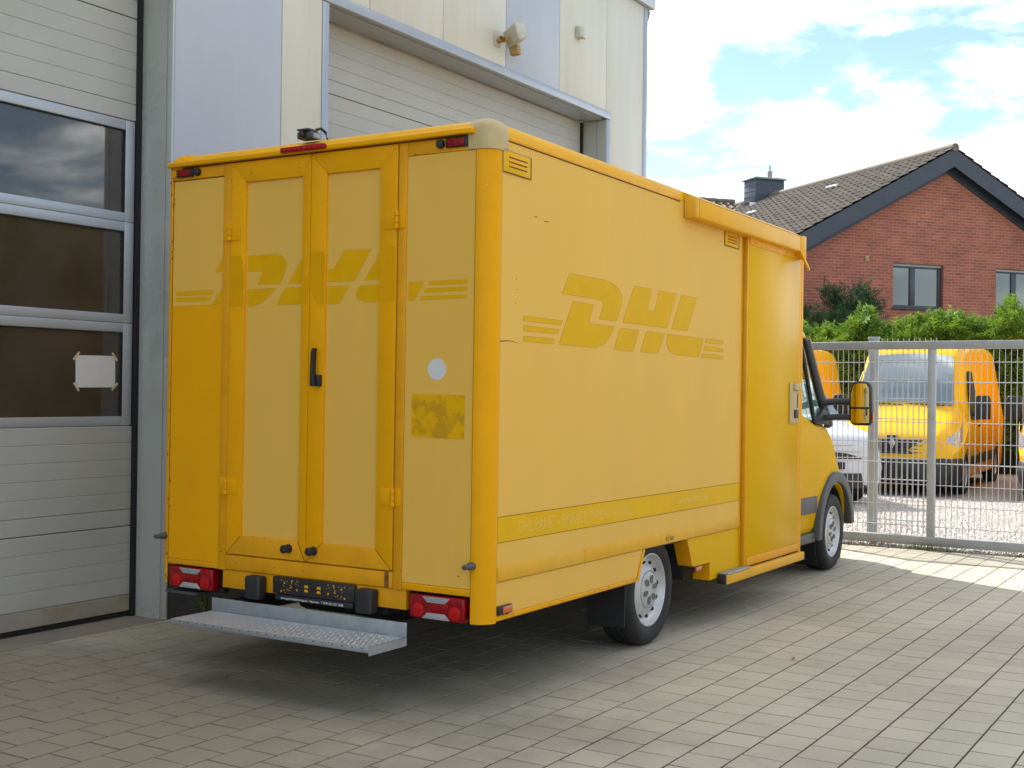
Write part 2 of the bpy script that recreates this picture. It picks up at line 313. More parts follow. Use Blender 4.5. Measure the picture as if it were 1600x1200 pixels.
# ================================================================== ground, paving, yard
def cell_mat():
    mt = bpy.data.materials.new('concrete_paver'); mt.use_nodes = True; t = mt.node_tree; b = t.nodes['Principled BSDF']
    def N(k): return t.nodes.new(k)
    def M(op, a, c=None):
        n = N('ShaderNodeMath'); n.operation = op
        for i, v in enumerate((a, c)):
            if v is None: continue
            if isinstance(v, (int, float)): n.inputs[i].default_value = v
            else: t.links.new(v, n.inputs[i])
        return n.outputs[0]
    g = N('ShaderNodeNewGeometry'); s = N('ShaderNodeSeparateXYZ'); t.links.new(g.outputs['Position'], s.inputs[0])
    row = M('FLOOR', M('DIVIDE', M('SUBTRACT', s.outputs[1], 1.557), PH))
    sh = M('MULTIPLY', M('FLOORED_MODULO', row, 2.0), PL/2)
    colu = M('FLOOR', M('DIVIDE', M('SUBTRACT', M('ADD', s.outputs[0], sh), 5.37), PL))
    cb = N('ShaderNodeCombineXYZ'); t.links.new(row, cb.inputs[0]); t.links.new(colu, cb.inputs[1])
    w = N('ShaderNodeTexWhiteNoise'); w.noise_dimensions = '2D'; t.links.new(cb.outputs[0], w.inputs['Vector'])
    mr = N('ShaderNodeMapRange'); mr.inputs['To Min'].default_value = .94; mr.inputs['To Max'].default_value = 1.05; t.links.new(w.outputs['Value'], mr.inputs['Value'])
    n1 = N('ShaderNodeTexNoise'); n1.inputs['Scale'].default_value = 0.9; n1.inputs['Detail'].default_value = 5; t.links.new(g.outputs['Position'], n1.inputs['Vector'])
    m1 = N('ShaderNodeMapRange'); m1.inputs['From Min'].default_value = .3; m1.inputs['From Max'].default_value = .7; m1.inputs['To Min'].default_value = .84; m1.inputs['To Max'].default_value = 1.08; t.links.new(n1.outputs['Fac'], m1.inputs['Value'])
    n2 = N('ShaderNodeTexNoise'); n2.inputs['Scale'].default_value = 160; n2.inputs['Detail'].default_value = 3; t.links.new(g.outputs['Position'], n2.inputs['Vector'])
    m2 = N('ShaderNodeMapRange'); m2.inputs['From Min'].default_value = .3; m2.inputs['From Max'].default_value = .7; m2.inputs['To Min'].default_value = .88; m2.inputs['To Max'].default_value = 1.1; t.links.new(n2.outputs['Fac'], m2.inputs['Value'])
    k = M('MULTIPLY', M('MULTIPLY', mr.outputs[0], m1.outputs[0]), m2.outputs[0])
    mm = N('ShaderNodeMix'); mm.data_type = 'RGBA'; mm.blend_type = 'MULTIPLY'; mm.inputs[0].default_value = 1; mm.inputs[6].default_value = (.450, .405, .305, 1); t.links.new(k, mm.inputs[7])
    # dirt and spots
    n3 = N('ShaderNodeTexNoise'); n3.inputs['Scale'].default_value = 2.3; n3.inputs['Detail'].default_value = 9; n3.inputs['Roughness'].default_value = .7; t.links.new(g.outputs['Position'], n3.inputs['Vector'])
    m3 = N('ShaderNodeMapRange'); m3.inputs['From Min'].default_value = .58; m3.inputs['From Max'].default_value = .78; m3.inputs['To Max'].default_value = .6; t.links.new(n3.outputs['Fac'], m3.inputs['Value'])
    m4 = N('ShaderNodeMix'); m4.data_type = 'RGBA'; t.links.new(m3.outputs[0], m4.inputs[0]); t.links.new(mm.outputs[2], m4.inputs[6]); m4.inputs[7].default_value = (.20, .175, .135, 1)
    # shade painted into the block colour in front of the left door, noise-broken
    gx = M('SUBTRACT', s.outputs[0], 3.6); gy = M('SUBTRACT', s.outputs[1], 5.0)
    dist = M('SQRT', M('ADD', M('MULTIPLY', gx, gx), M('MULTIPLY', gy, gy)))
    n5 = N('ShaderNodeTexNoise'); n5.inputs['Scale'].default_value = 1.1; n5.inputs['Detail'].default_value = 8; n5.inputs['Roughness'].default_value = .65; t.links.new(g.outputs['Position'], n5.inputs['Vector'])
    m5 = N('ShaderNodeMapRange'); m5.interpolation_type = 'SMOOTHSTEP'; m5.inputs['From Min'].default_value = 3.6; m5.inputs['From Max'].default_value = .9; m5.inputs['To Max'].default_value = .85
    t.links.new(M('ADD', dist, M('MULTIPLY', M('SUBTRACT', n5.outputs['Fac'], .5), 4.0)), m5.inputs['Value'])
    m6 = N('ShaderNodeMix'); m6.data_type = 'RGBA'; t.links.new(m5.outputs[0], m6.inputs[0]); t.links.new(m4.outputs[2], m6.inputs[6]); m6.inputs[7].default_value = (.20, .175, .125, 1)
    t.links.new(m6.outputs[2], b.inputs['Base Color']); b.inputs['Roughness'].default_value = .82
    bp = N('ShaderNodeBump'); bp.inputs['Strength'].default_value = .25; bp.inputs['Distance'].default_value = .004; t.links.new(n2.outputs['Fac'], bp.inputs['Height']); t.links.new(bp.outputs[0], b.inputs['Normal'])
    return mt
PH, PL = 0.2035, 0.2055
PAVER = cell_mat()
JOINT = mat('joint_sand', (0.045, 0.030, 0.017), 0.95, var=.35, var_scale=6, alt=(.05, .058, .025), alt_scale=1.4, alt_lo=.5, alt_hi=.65, coords='Object')
GRAVEL = mat('gravel', (0.44, 0.385, 0.35), 0.9, var=.45, var_scale=55, alt=(.25, .21, .18), alt_scale=38, alt_lo=.5, alt_hi=.62, bump=1.0, bump_scale=45)
EARTH = mat('field_grass', (0.075, 0.10, 0.035), 0.95, var=.2, var_scale=.2)

tag(bx('ground', -400, 400, -400, 400, -1.2, -0.05, EARTH), kind='structure')
yard = tag(bx('gravel_yard', 12.79, 33, -14, 22, -0.2, -0.012, GRAVEL), kind='structure')
pav = tag(bx('pavement', -12, 12.79, -16, 6.31, -0.2, -0.0026, JOINT), kind='structure')
# one paver mesh shared by all single pavers
def paver_geo(mb, x0, y0, dz=0.0, tx=0.0, ty=0.0, l=PL, h=PH, top=0.0, w=0.0090, e=0.0010, d=0.02):
    pts = []
    for inset, z in ((0, -d), (0, top-e), (e, top)):
        for sx, sy in ((0, 0), (1, 0), (1, 1), (0, 1)):
            px = (w/2+inset) if sx == 0 else l-w/2-inset
            py = (w/2+inset) if sy == 0 else h-w/2-inset
            zz = z+(dz+tx*(px-l/2)+ty*(py-h/2) if z > -d+1e-6 else 0)
            pts.append((x0+px, y0+py, zz))
    fs = []
    for L in (0, 4):
        for k in range(4): fs.append((L+k, L+(k+1) % 4, L+4+(k+1) % 4, L+4+k))
    fs.append((8, 9, 10, 11)); mb.add(pts, fs)
def view_size(p):
    d = Vector((p[0], p[1], 0))-Vector((0, 0, 1.55)); z = d.dot(fw)
    if z < .3: return None
    return (d.dot(rt2)/z*1931.91+800, 600-d.dot(up2)/z*1931.91, z)
cells = []
for r in range(-60, 24):
    y0 = 1.557+r*PH
    h = PH
    if y0 >= 6.31 or y0 < -9: continue
    if y0+h > 6.31: h = 6.31-y0
    off = (PL/2 if r % 2 else 0)
    for c in range(-40, 40):
        x0 = 5.37+c*PL-off
        if x0 < -2 or x0 > 12.78: continue
        l = PL if x0+PL <= 12.78 else 12.78-x0
        if l < .03 or h < .03: continue
        cells.append((x0, y0, l, h))
vis = []
for i, (x0, y0, l, h) in enumerate(cells):
    q = view_size((x0+l/2, y0+h/2))
    if q and -40 < q[0] < 1640 and q[1] < 1240 and l == PL and h == PH:
        # skip the ones that lie under the lorry or behind it
        if 5.0 < x0 < 12 and y0 > 3.3: continue
        vis.append((q[2], i))
vis.sort(); near = {i for _, i in vis[:290]}
pm = MB(); paver_geo(pm, -PL/2, -PH/2); pme = None
rest = MB()
for i, (x0, y0, l, h) in enumerate(cells):
    dz = random.gauss(0, .0004); tx = random.gauss(0, .0025); ty = random.gauss(0, .0025)
    if i in near:
        if pme is None:
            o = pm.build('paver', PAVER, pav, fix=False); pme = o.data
        else:
            o = link('paver', pme, pav)
        o.location = (x0+l/2, y0+h/2, dz); o.rotation_euler = (ty, -tx, random.gauss(0, .004))
    else:
        paver_geo(rest, x0, y0, dz, tx, ty, l, h)
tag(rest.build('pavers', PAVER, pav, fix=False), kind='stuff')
# weeds along the fence line and grass strip
GRASS = mat('grass_blade', (0.12, 0.17, 0.03), 0.7, var=.4, var_scale=30, alt=(.26, .24, .08), alt_scale=9)
gb = MB()
for i in range(5200):
    x = 12.80+abs(random.gauss(0, .10)); y = random.uniform(-4, 6.2)
    if noise.noise(Vector((y*1.3, x*2, 0))) < -.05 and random.random() < .8: continue
    hgt = random.uniform(.015, .06)*(1.3 if y > 2.9 else .8); a = random.uniform(0, 6.28); w = .004
    dx, dy = math.cos(a)*w, math.sin(a)*w; lx, ly = random.gauss(0, .02), random.gauss(0, .02)
    gb.add([(x-dx, y-dy, -.012), (x+dx, y+dy, -.012), (x+lx, y+ly, hgt)], [(0, 1, 2)])
for i in range(9000):
    x = random.uniform(13.05, 13.9); y = random.uniform(-4, 7)
    if noise.noise(Vector((x*1.2, y*.8, 5))) < .0: continue
    hgt = random.uniform(.015, .05); a = random.uniform(0, 6.28); w = .004
    dx, dy = math.cos(a)*w, math.sin(a)*w; lx, ly = random.gauss(0, .02), random.gauss(0, .02)
    gb.add([(x-dx, y-dy, -.012), (x+dx, y+dy, -.012), (x+lx, y+ly, hgt)], [(0, 1, 2)])
tag(gb.build('grass', GRASS, fix=False), 'short sparse grass growing along the foot of the gate', 'grass', kind='stuff')
# loose gravel stones lying on the yard near the gate
gs = MB()
for i in range(9000):
    x = 12.95+random.random()**1.6*6.5; y = random.uniform(0.5, 6.0); s = random.uniform(.012, .03)
    vs = [(x+s*random.uniform(.6, 1)*a, y+s*random.uniform(.6, 1)*b, -.014+s*.9*c) for a, b, c in ((1, 0, .3), (0, 1, .3), (-1, 0, .3), (0, -1, .3), (.1, .1, 1))]
    gs.add(vs, [(0, 1, 4), (1, 2, 4), (2, 3, 4), (3, 0, 4)])
STONE = mat('gravel_stone', (0.52, 0.46, 0.42), .85, var=.45, var_scale=20)
tag(gs.build('gravel', STONE, fix=False), 'loose pale gravel covering the yard behind the gate', 'gravel', kind='stuff')
tag(bx('threshold', 1.0, 5.81, 6.315, 7.2, -.2, 0.0, CONC), kind='structure')
tag(bx('hall_floor', -9.5, 12.9, 7.21, 21, -.2, -0.004, DARKIN), kind='structure')

# ================================================================== garage building
WY = 6.31
gar = tag(empty('garage_building', (5.81, WY, 0)), 'tall pale clad workshop building with two large sectional doors', 'building')
def G(name, x0, x1, y0, y1, z0, z1, mt, parent=gar, bevel=0.0):
    return bx(name, x0-5.81, x1-5.81, y0-WY, y1-WY, z0, z1, mt, parent, bevel)
# carcass behind the cladding
cb = MB(); o = (5.81, WY)
def gb_(x0, x1, y0, y1, z0, z1): cb.box(x0-o[0], x1-o[0], y0-o[1], y1-o[1], z0, z1)
gb_(-10, 0.94, 6.375, 6.56, 0, 6.5); gb_(5.815, 7.375, 6.375, 6.60, 0, 4.575); gb_(12.06, 13.0, 6.375, 6.60, 0, 4.575); gb_(.955, 13.0, 6.375, 6.56, 4.58, 6.5)
gb_(12.8, 13.0, 6.605, 21.5, 0, 6.5); gb_(-10, -9.8, 6.565, 21.5, 0, 6.5); gb_(-9.79, 12.79, 21.3, 21.5, 0, 6.5)
cb.build('core_wall', DARKIN, gar)
for a, b, c, d in ((-10.05, 1.0, 6.565, 21.6), (7.0, 13.14, 6.565, 21.6), (1.001, 6.999, 6.565, 10.0), (1.001, 6.999, 19.0, 21.6)): G('roof', a, b, c, d, 6.505, 6.78, DARKIN)
G('added_rooflight', 1.0, 7.0, 10.0, 19.0, 6.785, 6.80, glass_mat('added_rooflight_glass', (.95, .95, .95), 1.2))  # unseen roof glazing added to brighten the hall behind the door panes
# cladding panels, one object each
g = .004
def panel(x0, x1, z0, z1, mt): G('wall_panel', x0+g, x1-g, WY, 6.37, z0, z1, mt, bevel=.004)
panel(5.815, 6.857, .28, 6.04, BLUEG)
MB().prism([(6.861-5.81, .28), (7.305-5.81, .28), (7.305-5.81, 4.645), (7.885-5.81, 4.645), (7.885-5.81, 6.04), (6.861-5.81, 6.04)], 'y', 0, .06).build('wall_panel', CREAM, gar, bevel=.004)
for a, b, mt in ((7.89, 8.923, CREAM), (8.923, 9.96, CREAM), (9.96, 10.992, BLUEG), (10.992, 12.03, CREAM)): panel(a, b, 4.645, 6.04, mt)
MB().prism([(12.034-5.81, 4.645), (12.128-5.81, 4.645), (12.128-5.81, .28), (12.945-5.81, .28), (12.945-5.81, 6.04), (12.034-5.81, 6.04)], 'y', 0, .06).build('wall_panel', CREAM, gar, bevel=.004)
xs = [5.81-1.032*k for k in range(0, 16)]
for k in range(4): panel(xs[k+1], xs[k], 4.645, 6.04, (CREAM, CREAM, BLUEG, CREAM)[k])
for k in range(5, 15):
    panel(xs[k+1] if k < 14 else -10, xs[k], .28, 6.04, BLUEG if k in (6, 10) else CREAM)
panel(xs[5], .94, .28, 6.04, CREAM); panel(.944, xs[4]-.002, 4.645, 6.04, CREAM)
for a, b in ((-10, .93), (5.818, 7.30), (12.13, 13.0)): G('plinth', a, b, WY+.012, 6.372, 0, .276, PLINTH)
G('corner_trim', 12.95, 13.045, WY-.008, 6.372, 0.0, 6.04, TRIM, bevel=.004); G('corner_trim', 13.003, 13.046, 6.376, 21.5, 0.0, 6.04, TRIM)
# door surrounds
G('lintel_trim', 7.30, 12.13, WY-.012, 6.36, 4.56, 4.64, TRIM, bevel=.004); G('lintel_soffit', 7.385, 12.045, 6.365, 6.60, 4.55, 4.575, TRIM)
G('lintel_trim', .87, 5.80, WY-.012, 6.36, 4.56, 4.64, TRIM, bevel=.004); G('lintel_soffit', .96, 5.79, 6.365, 6.60, 4.55, 4.575, TRIM)
G('jamb_trim', 7.309, 7.383, WY-.006, 6.372, 0, 4.555, TRIM, bevel=.003); G('jamb_trim', 12.047, 12.124, WY-.006, 6.372, 0, 4.555, TRIM, bevel=.003)
G('jamb', 5.797, 5.812, WY+.052, 6.64, 0, 4.545, JAMB); G('jamb', 5.795, 5.814, WY-.004, WY+.048, 0, 4.545, JAMB, bevel=.003)
G('jamb', 7.378, 7.392, 6.376, 6.64, 0, 4.545, JAMB); G('jamb', 12.04, 12.053, WY+.12, 6.64, 0, 4.545, JAMB); G('jamb', 12.038, 12.046, WY+.0, WY+.116, 0, 4.545, JAMB); G('jamb', .945, .955, WY, 6.64, 0, 4.545, JAMB)
G('parapet_fascia', -10.05, 13.155, WY-.05, 6.56, 6.045, 6.78, TRIM, bevel=.006); G('parapet_fascia', 13.05, 13.15, 6.565, 21.6, 6.10, 6.78, TRIM)
gp = [(13.05, 6.06), (13.05, 5.93), (13.15, 5.93), (13.175, 5.97), (13.20, 6.05), (13.185, 6.052), (13.16, 5.985), (13.145, 5.945), (13.065, 5.945), (13.065, 6.06)]
MB().prism([(x-5.81, z) for x, z in gp], 'y', .045, 15.2).build('gutter', GREYP, gar)
MB().prism([(x-5.81, z) for x, z in gp[:5]], 'y', .040, .0445).build('gutter_end', GREYP, gar)

# sectional doors
def sectional_door(x0, x1, glazed, seam0):
    root = bx('garage_door', x0+.02-5.81, x1-.02-5.81, 6.665-WY, 6.675-WY, .02, 4.54, DARKIN, gar) if not glazed else None
    par = root
    DY = 6.62
    if glazed:
        m_ = MB()
        for z0, z1 in ((.02, 1.29), (3.36, 4.54)): m_.box(x0+.02-5.81, x1-.02-5.81, 6.665-WY, 6.675-WY, z0, z1)
        par = m_.build('garage_door', DARKIN, gar)
    def D(name, a, b, y0, y1, z0, z1, mt, bevel=0.0): return bx(name, a-5.81, b-5.81, y0-WY, y1-WY, z0, z1, mt, par, bevel)
    def slats(z0, z1, n, mt0=None, gapbig=False):
        h = (z1-z0)/n; a, b = x0+.035, x1-.035
        for k in range(n):
            za, zb = z0+k*h, z0+(k+1)*h
            lo = .0012 if not (k == 0 and gapbig) else .005
            e = .0035
            dp = .0022
            pr = [(6.665, za+lo*.5), (DY+dp, za+lo*.5), (DY, za+lo*.5+e), (DY, zb-lo*.5-e), (DY+dp, zb-lo*.5), (6.665, zb-lo*.5)]
            MB().prism([(y-WY, z) for y, z in pr], 'x', a-5.81, b-5.81).build('slat', mt0 if (mt0 and k == 0) else DOORM, par)
    if glazed:
        slats(.035, .609, 5, DOORB, True); slats(.612, 1.288, 6, None, True)
        slats(3.352, 4.045, 6, None, True); slats(4.05, 4.54, 4, None, True)
        rails = ((1.292, 1.352), (1.919, 1.979), (1.982, 2.040), (2.599, 2.661), (2.664, 2.724), (3.283, 3.348))
        for a, b in rails: D('rail', x0+.12, x1-.117, DY, 6.665, a, b, ALUF, .002)
        for z0, z1 in ((1.292, 1.979), (1.982, 2.661), (2.664, 3.348)):
            D('stile', x1-.115, x1-.04, DY-.001, 6.666, z0, z1, ALUF, .002); D('stile', x0+.035, x0+.118, DY-.001, 6.666, z0, z1, ALUF, .002); D('stile', 3.40, 3.48, DY-.001, 6.666, z0, z1, ALUF, .002)
        for z0, z1 in ((1.354, 1.917), (2.042, 2.597), (2.726, 3.281)):
            for a, b in ((x0+.12, 3.398), (3.482, x1-.117)):
                D('pane', a, b, 6.638, 6.643, z0, z1, GLASSD)
                D('pane_seal', b-.006, b-.0005, 6.6225, 6.637, z0, z1, SEALB); D('pane_seal', a, b, 6.6235, 6.637, z1-.006, z1-.0005, SEALB)
    else:
        z = seam0
        slats(.035, .41, 3, DOORB, True)
        zz = [seam0-.712*k for k in range(5, -1, -1)]
        for a, b in zip(zz[:-1], zz[1:]): slats(a+.002, b-.002, 6, None, True)
        slats(seam0+.002, 4.54, 5, None, True)
    D('bottom_seal', x0+.035, x1-.035, DY+.006, 6.66, .002, .032, SEALB)
    D('side_seal', x1-.033, x1-.001, DY-.025, 6.665, .0, 4.54, SEALB); D('side_seal', x0+.001, x0+.033, DY-.025, 6.665, .0, 4.54, SEALB)
    return par
sectional_door(1.0, 5.797, True, 4.04)
sectional_door(7.39, 12.04, False, 3.968)

# paper taped to the glass
pp = MB(); pp.box(-.16, .16, -.001, .0, -.105, .105)
pa = pp.build('paper_sheet', PAPER); pa.location = (5.47, 6.636, 1.650); pa.rotation_euler = (0, R(-.6), 0)
tag(pa, 'white paper sheet taped inside the lowest pane of the left garage door', 'paper')
for sx in (-1, 1):
    for sz in (-1, 1):
        t_ = MB().prism([(-.035, -.008), (.035, -.008), (.033, .008), (-.033, .008)], 'y', -.003, -.0015).build('tape', TAPE, pa)
        t_.location = (sx*.155, 0, sz*.10); t_.rotation_euler = (0, R(-sx*sz*-48+random.uniform(-8, 8)), 0)

# floodlight on the facade
fl = tag(empty('floodlight', (9.80, WY, 4.86)), 'weathered cream floodlight on a rusty bracket above the right garage door', 'floodlight')
FLM = mat('floodlight_cream', (0.52, 0.50, 0.41), .5, var=.12, var_scale=14, alt=(.36, .30, .2), alt_scale=12, alt_lo=.6, alt_hi=.75)
BRA = mat('old_brass', (0.42, 0.27, 0.08), .6, .2, var=.3, var_scale=30)
MB().box(-.05, .05, -.012, -.0005, -.06, .06).build('wall_plate', FLM, fl, bevel=.006)
MB().tube([(0, -.01, 0), (0, -.13, .0)], .026, 12).build('arm', BRA, fl, smooth=True)
MB().tube([(-.07, -.09, 0), (-.015, -.09, 0)], .018, 10).build('knob', RUST, fl, smooth=True)
h = MB().prism([(-.02, -.085), (.10, -.115), (.12, -.10), (.12, .10), (.10, .115), (-.02, .085)], 'x', -.14, .14).build('lamp_head', FLM, fl, bevel=.012)
h.location = (.12, -.17, .06); h.rotation_euler = (R(-14), R(12), R(62)); h.scale = (.78, .78, .78)
f2 = MB().box(-.12, .12, -.024, -.0205, -.07, .07).build('lamp_glass', mat('lamp_glass', (.33, .32, .26), .15), h)
s_ = MB().prism([(-.04, -.04), (.05, -.05), (.06, .03), (-.03, .045)], 'x', -.035, .035).build('motion_sensor', BRA, fl, bevel=.008); s_.location = (.12, -.14, -.08)
wb = tag(empty('junction_box', (11.37, WY, 5.33)), 'small cream box on the facade near its right corner', 'box')
MB().box(-.055, .045, -.06, -.001, -.06, .06).build('body', FLM, wb, bevel=.008); MB().box(-.05, .04, -.075, -.061, -.066, -.058).build('lid_edge', BRA, wb)

# building across the yard, seen only as a reflection in the glass
wh = tag(empty('warehouse', (-2, -24, 0)), 'long low brown warehouse across the yard behind the photographer', 'building')
WHB = mat('brown_render', (0.26, 0.19, 0.14), .85, var=.2, var_scale=.5); WHR = mat('warehouse_roof', (.10, .105, .115), .7, var=.15, var_scale=.4)
MB().box(-26, 34, -12, 0, 0, 5.6).build('wall', WHB, wh)
MB().prism([(-12.5, 5.605), (.5, 5.605), (.5, 5.8), (-6, 7.6), (-12.5, 5.8)], 'x', -26.5, 34.5).build('roof', WHR, wh)
for k in range(9): MB().box(-22+k*6, -19+k*6, .001, .05, 2.6, 3.9).build('window', mat('dark_window', (.03, .035, .04), .1), wh)
for k in range(3): MB().box(-15+k*15, -11.5+k*15, .001, .06, 0, 2.45).build('door', mat('warehouse_door', (.16, .12, .09), .6), wh)
# ================================================================== the box truck (local frame: x forward, y left, z up; right side y=0, rear x=0)
W = 2.19
TR = tag(empty('box_truck', (4.917, 3.19, 0), (0, R(.25), R(.55))), 'large yellow box truck with faded lettering parked in front of the garage doors', 'truck')
def T(name, x0, x1, y0, y1, z0, z1, mt, bevel=0.0, parent=TR, seg=2): return bx(name, x0, x1, y0, y1, z0, z1, mt, parent, bevel, seg)
def plate(name, poly, axis, a, b, mt, bevel=0.0, parent=TR): return MB().prism(poly, axis, a, b).build(name, mt, parent, bevel)

# --- box shell
sp = [(.092, .632), (3.29, .632), (3.29, 2.775), (.092, 2.775)]
side = plate('side_panel', sp, 'y', 0.0, .03, FADE)
plate('side_panel', [(.092, .45), (4.60, .45), (4.60, 2.775), (.092, 2.775)], 'y', W-.03, W, FADE)
T('front_wall', 4.50, 4.565, .035, W-.035, .62, 2.775, RICH)
T('floor', .03, 4.49, .035, W-.035, .615, .66, CHASSIS)
# roof with rounded edges
mb = MB().box(0, 4.605, 0, W, 2.7765, 2.862)
rf = mb.build('roof', LEMON, TR)
bm = bmesh.new(); bm.from_mesh(rf.data)
es = [e for e in bm.edges if not all(v.co.z < 2.8 for v in e.verts)]
bmesh.ops.bevel(bm, geom=es, offset=.078, segments=7, affect='EDGES', profile=.5); bm.to_mesh(rf.data); bm.free()
rf.data.shade_smooth(); rf.data.set_sharp_from_angle(angle=R(40))
T('roof_gutter', .135, 2.2, -.006, .004, 2.768, 2.779, ORNG, .002, rf)
T('roof_gutter', .135, 2.2, -.0035, .003, 2.7635, 2.7675, SEAM, 0, rf)
# corner posts
def post(x, y, sx, sy, z0, z1, name='corner_post', mt=RICH, r=.09):
    pts = [(x+sx*r, y), (x+sx*r, y+sy*.02), (x+sx*.02, y+sy*r), (x, y+sy*r)]
    pts = [(x+sx*(r-r*math.cos(R(a))), y+sy*(r-r*math.sin(R(a)))) for a in range(0, 91, 9)]+[(x+sx*r, y+sy*r)]
    o = MB().prism(pts, 'z', z0, z1).build(name, mt, TR); o.data.shade_smooth(); o.data.set_sharp_from_angle(angle=R(30)); return o
PR = post(0, 0, 1, 1, .437, 2.716)
PLf = post(0, W, 1, -1, .455, 2.735, r=.062)
T('chip', .0155, .0165, .038, .055, 2.535, 2.541, WHTTXT, 0, PR).rotation_euler = (0, 0, 0)
# corner caps
def cap(y0, y1, ysign, mt, zlow):
    b0 = MB().box(-.006, .135, y0, y1, zlow, 2.869); o = b0.build('corner_cap', mt, TR)
    bm = bmesh.new(); bm.from_mesh(o.data)
    yy = min(y0, y1) if ysign < 0 else max(y0, y1)
    es = []
    for e in bm.edges:
        a, b = e.verts[0].co, e.verts[1].co
        top = a.z > 2.8 and b.z > 2.8
        xr = a.x < .01 and b.x < .01; ys = abs(a.y-yy) < .01 and abs(b.y-yy) < .01
        if (top and xr) or (top and ys) or (xr and ys): es.append(e)
    bmesh.ops.bevel(bm, geom=es, offset=.080, segments=7, affect='EDGES', profile=.5); bm.to_mesh(o.data); bm.free()
    o.data.shade_smooth(); o.data.set_sharp_from_angle(angle=R(40)); return o
cap(-.006, .135, -1, CAPM, 2.712); cap(W-.135, W+.006, 1, RICH, 2.735)
# --- right side trim
T('stripe', .094, 3.288, -.0015, -.0002, .822, .944, STRIPE, 0, side)
for x0, x1 in ((.093, .985), (.989, 3.29)): T('rub_rail', x0, x1, -.005, .0, .634, .706, RAIL, .002)
for z in (.8205, .9445): T('stripe_edge', .094, 3.288, -.0018, -.0001, z, z+.0022, SEAM, 0, side)
plate('skirt', [(.092, .472), (1.648, .472), (1.731, .629), (.092, .629)], 'y', .004, .028, FADE)
plate('skirt_edge', [(.092, .444), (1.634, .448), (1.647, .470), (.092, .470)], 'y', .001, .03, RICH, .003)
plate('arch_edge', [(1.650, .450), (1.676, .45), (1.76, .629), (1.734, .629)], 'y', .0, .06, RICH)
plate('skirt', [(2.415, .629), (2.497, .450), (2.795, .448), (2.795, .323), (3.29, .323), (3.29, .629)], 'y', .003, .03, GLOSSY)
plate('arch_edge', [(2.386, .629), (2.474, .449), (2.495, .449), (2.413, .629)], 'y', .0, .10, ORNG)
T('skirt_edge', 2.772, 2.793, .001, .12, .322, .447, RICH)
T('skirt_edge', 2.50, 2.77, .002, .05, .443, .4485, RICH)
def marker(x0, z0, w, h, flip):
    b_ = T('side_marker', x0, x0+w, -.012, .0025, z0, z0+h, BLACKP, .003)
    a, c = (x0+w*.25, x0+w-.006) if not flip else (x0+.006, x0+w*.96)
    T('lens', a, c, -.017, -.0125, z0+.005, z0+h-.005, AMBER, .002, b_)
marker(.098, .474, .125, .043, False); marker(2.49, .408, .11, .036, True)
# vents
def vent(x0, x1, z0, z1):
    v = T('vent', x0, x1, -.004, -.0003, z0, z1, STRIPE, .002)
    for (a, b, c, d) in ((x0-.002, x1+.002, z1-.004, z1+.001), (x0-.002, x1+.002, z0-.001, z0+.004), (x0-.002, x0+.003, z0+.0045, z1-.0045), (x1-.003, x1+.002, z0+.0045, z1-.0045)): T('frame_edge', a, b, -.006, -.0045, c, d, SEAM if random.random() < .4 else CAPM, 0, v)
    n = 3; h = (z1-z0)
    for k in range(n):
        zc_ = z0+h*(.30+.2*k)
        T('slot', x0+.05, x1-.035, -.0046, -.0041, zc_-.003, zc_+.002, SEAM, 0, v)
        MB().prism([(-.0042, zc_+.0025), (-.007, zc_+.004), (-.0042, zc_+.012)], 'x', x0+.05, x1-.035).build('louvre', RICH, v)
vent(.095, .355, 2.610, 2.722); vent(2.955, 3.215, 2.575, 2.672)
# lettering, side: letters as thin film
SIDE_LOGO = [[(.775, 2.182), (1.177, 2.182), (1.274, 2.174), (1.36, 2.148), (1.401, 2.11), (1.397, 2.061), (1.334, 1.962), (1.122, 1.962), (1.173, 2.046), (1.154, 2.069), (.698, 2.069)],
 [(.817, 2.036), (1.053, 2.036), (1.005, 1.948), (1.019, 1.930), (1.31, 1.930), (1.269, 1.882), (1.188, 1.826), (1.081, 1.802), (.67, 1.802)],
 [(1.564, 2.181), (1.802, 2.181), (1.746, 2.052), (1.847, 2.052), (1.907, 2.181), (2.168, 2.181), (2.023, 1.961), (1.415, 1.961)],
 [(1.387, 1.926), (1.632, 1.926), (1.555, 1.8), (1.308, 1.8)], [(1.734, 1.926), (1.991, 1.926), (1.903, 1.8), (1.657, 1.8)],
 [(2.245, 2.18), (2.49, 2.18), (2.34, 1.959), (2.097, 1.959)], [(2.038, 1.925), (2.61, 1.925), (2.535, 1.8), (2.188, 1.8), (2.074, 1.818), (2.026, 1.865)],
 [(.308, 1.928), (.704, 1.928), (.686, 1.904), (.305, 1.904)], [(.312, 1.88), (.67, 1.88), (.651, 1.855), (.306, 1.855)], [(.311, 1.828), (.628, 1.828), (.61, 1.802), (.307, 1.802)],
 [(2.656, 1.924), (2.951, 1.924), (2.951, 1.9), (2.638, 1.9)], [(2.631, 1.874), (2.953, 1.874), (2.953, 1.848), (2.613, 1.848)], [(2.602, 1.825), (2.946, 1.825), (2.943, 1.8), (2.573, 1.8)]]
EDGE = mat('letter_edge', (.50, .28, .02), .7)
def outline(q, f, par, r=.0013):
    e_ = MB()
    for a, b in zip(q, q[1:]+q[:1]): e_.tube([f(a), f(b)], r, 4)
    e_.build('letter_edge', EDGE, par)
for q in SIDE_LOGO:
    plate('letter_film', q, 'y', -.0009, -.0001, GHOST, 0, side); outline(q, lambda p: (p[0], -.0006, p[1]), side)
text_mesh('slogan', 'DHL PAKET - EINFACH IMMER AKTUELL', .092, PALETXT, side, (.285, -.0017, .852), (R(90), 0, 0), .0002, .79)
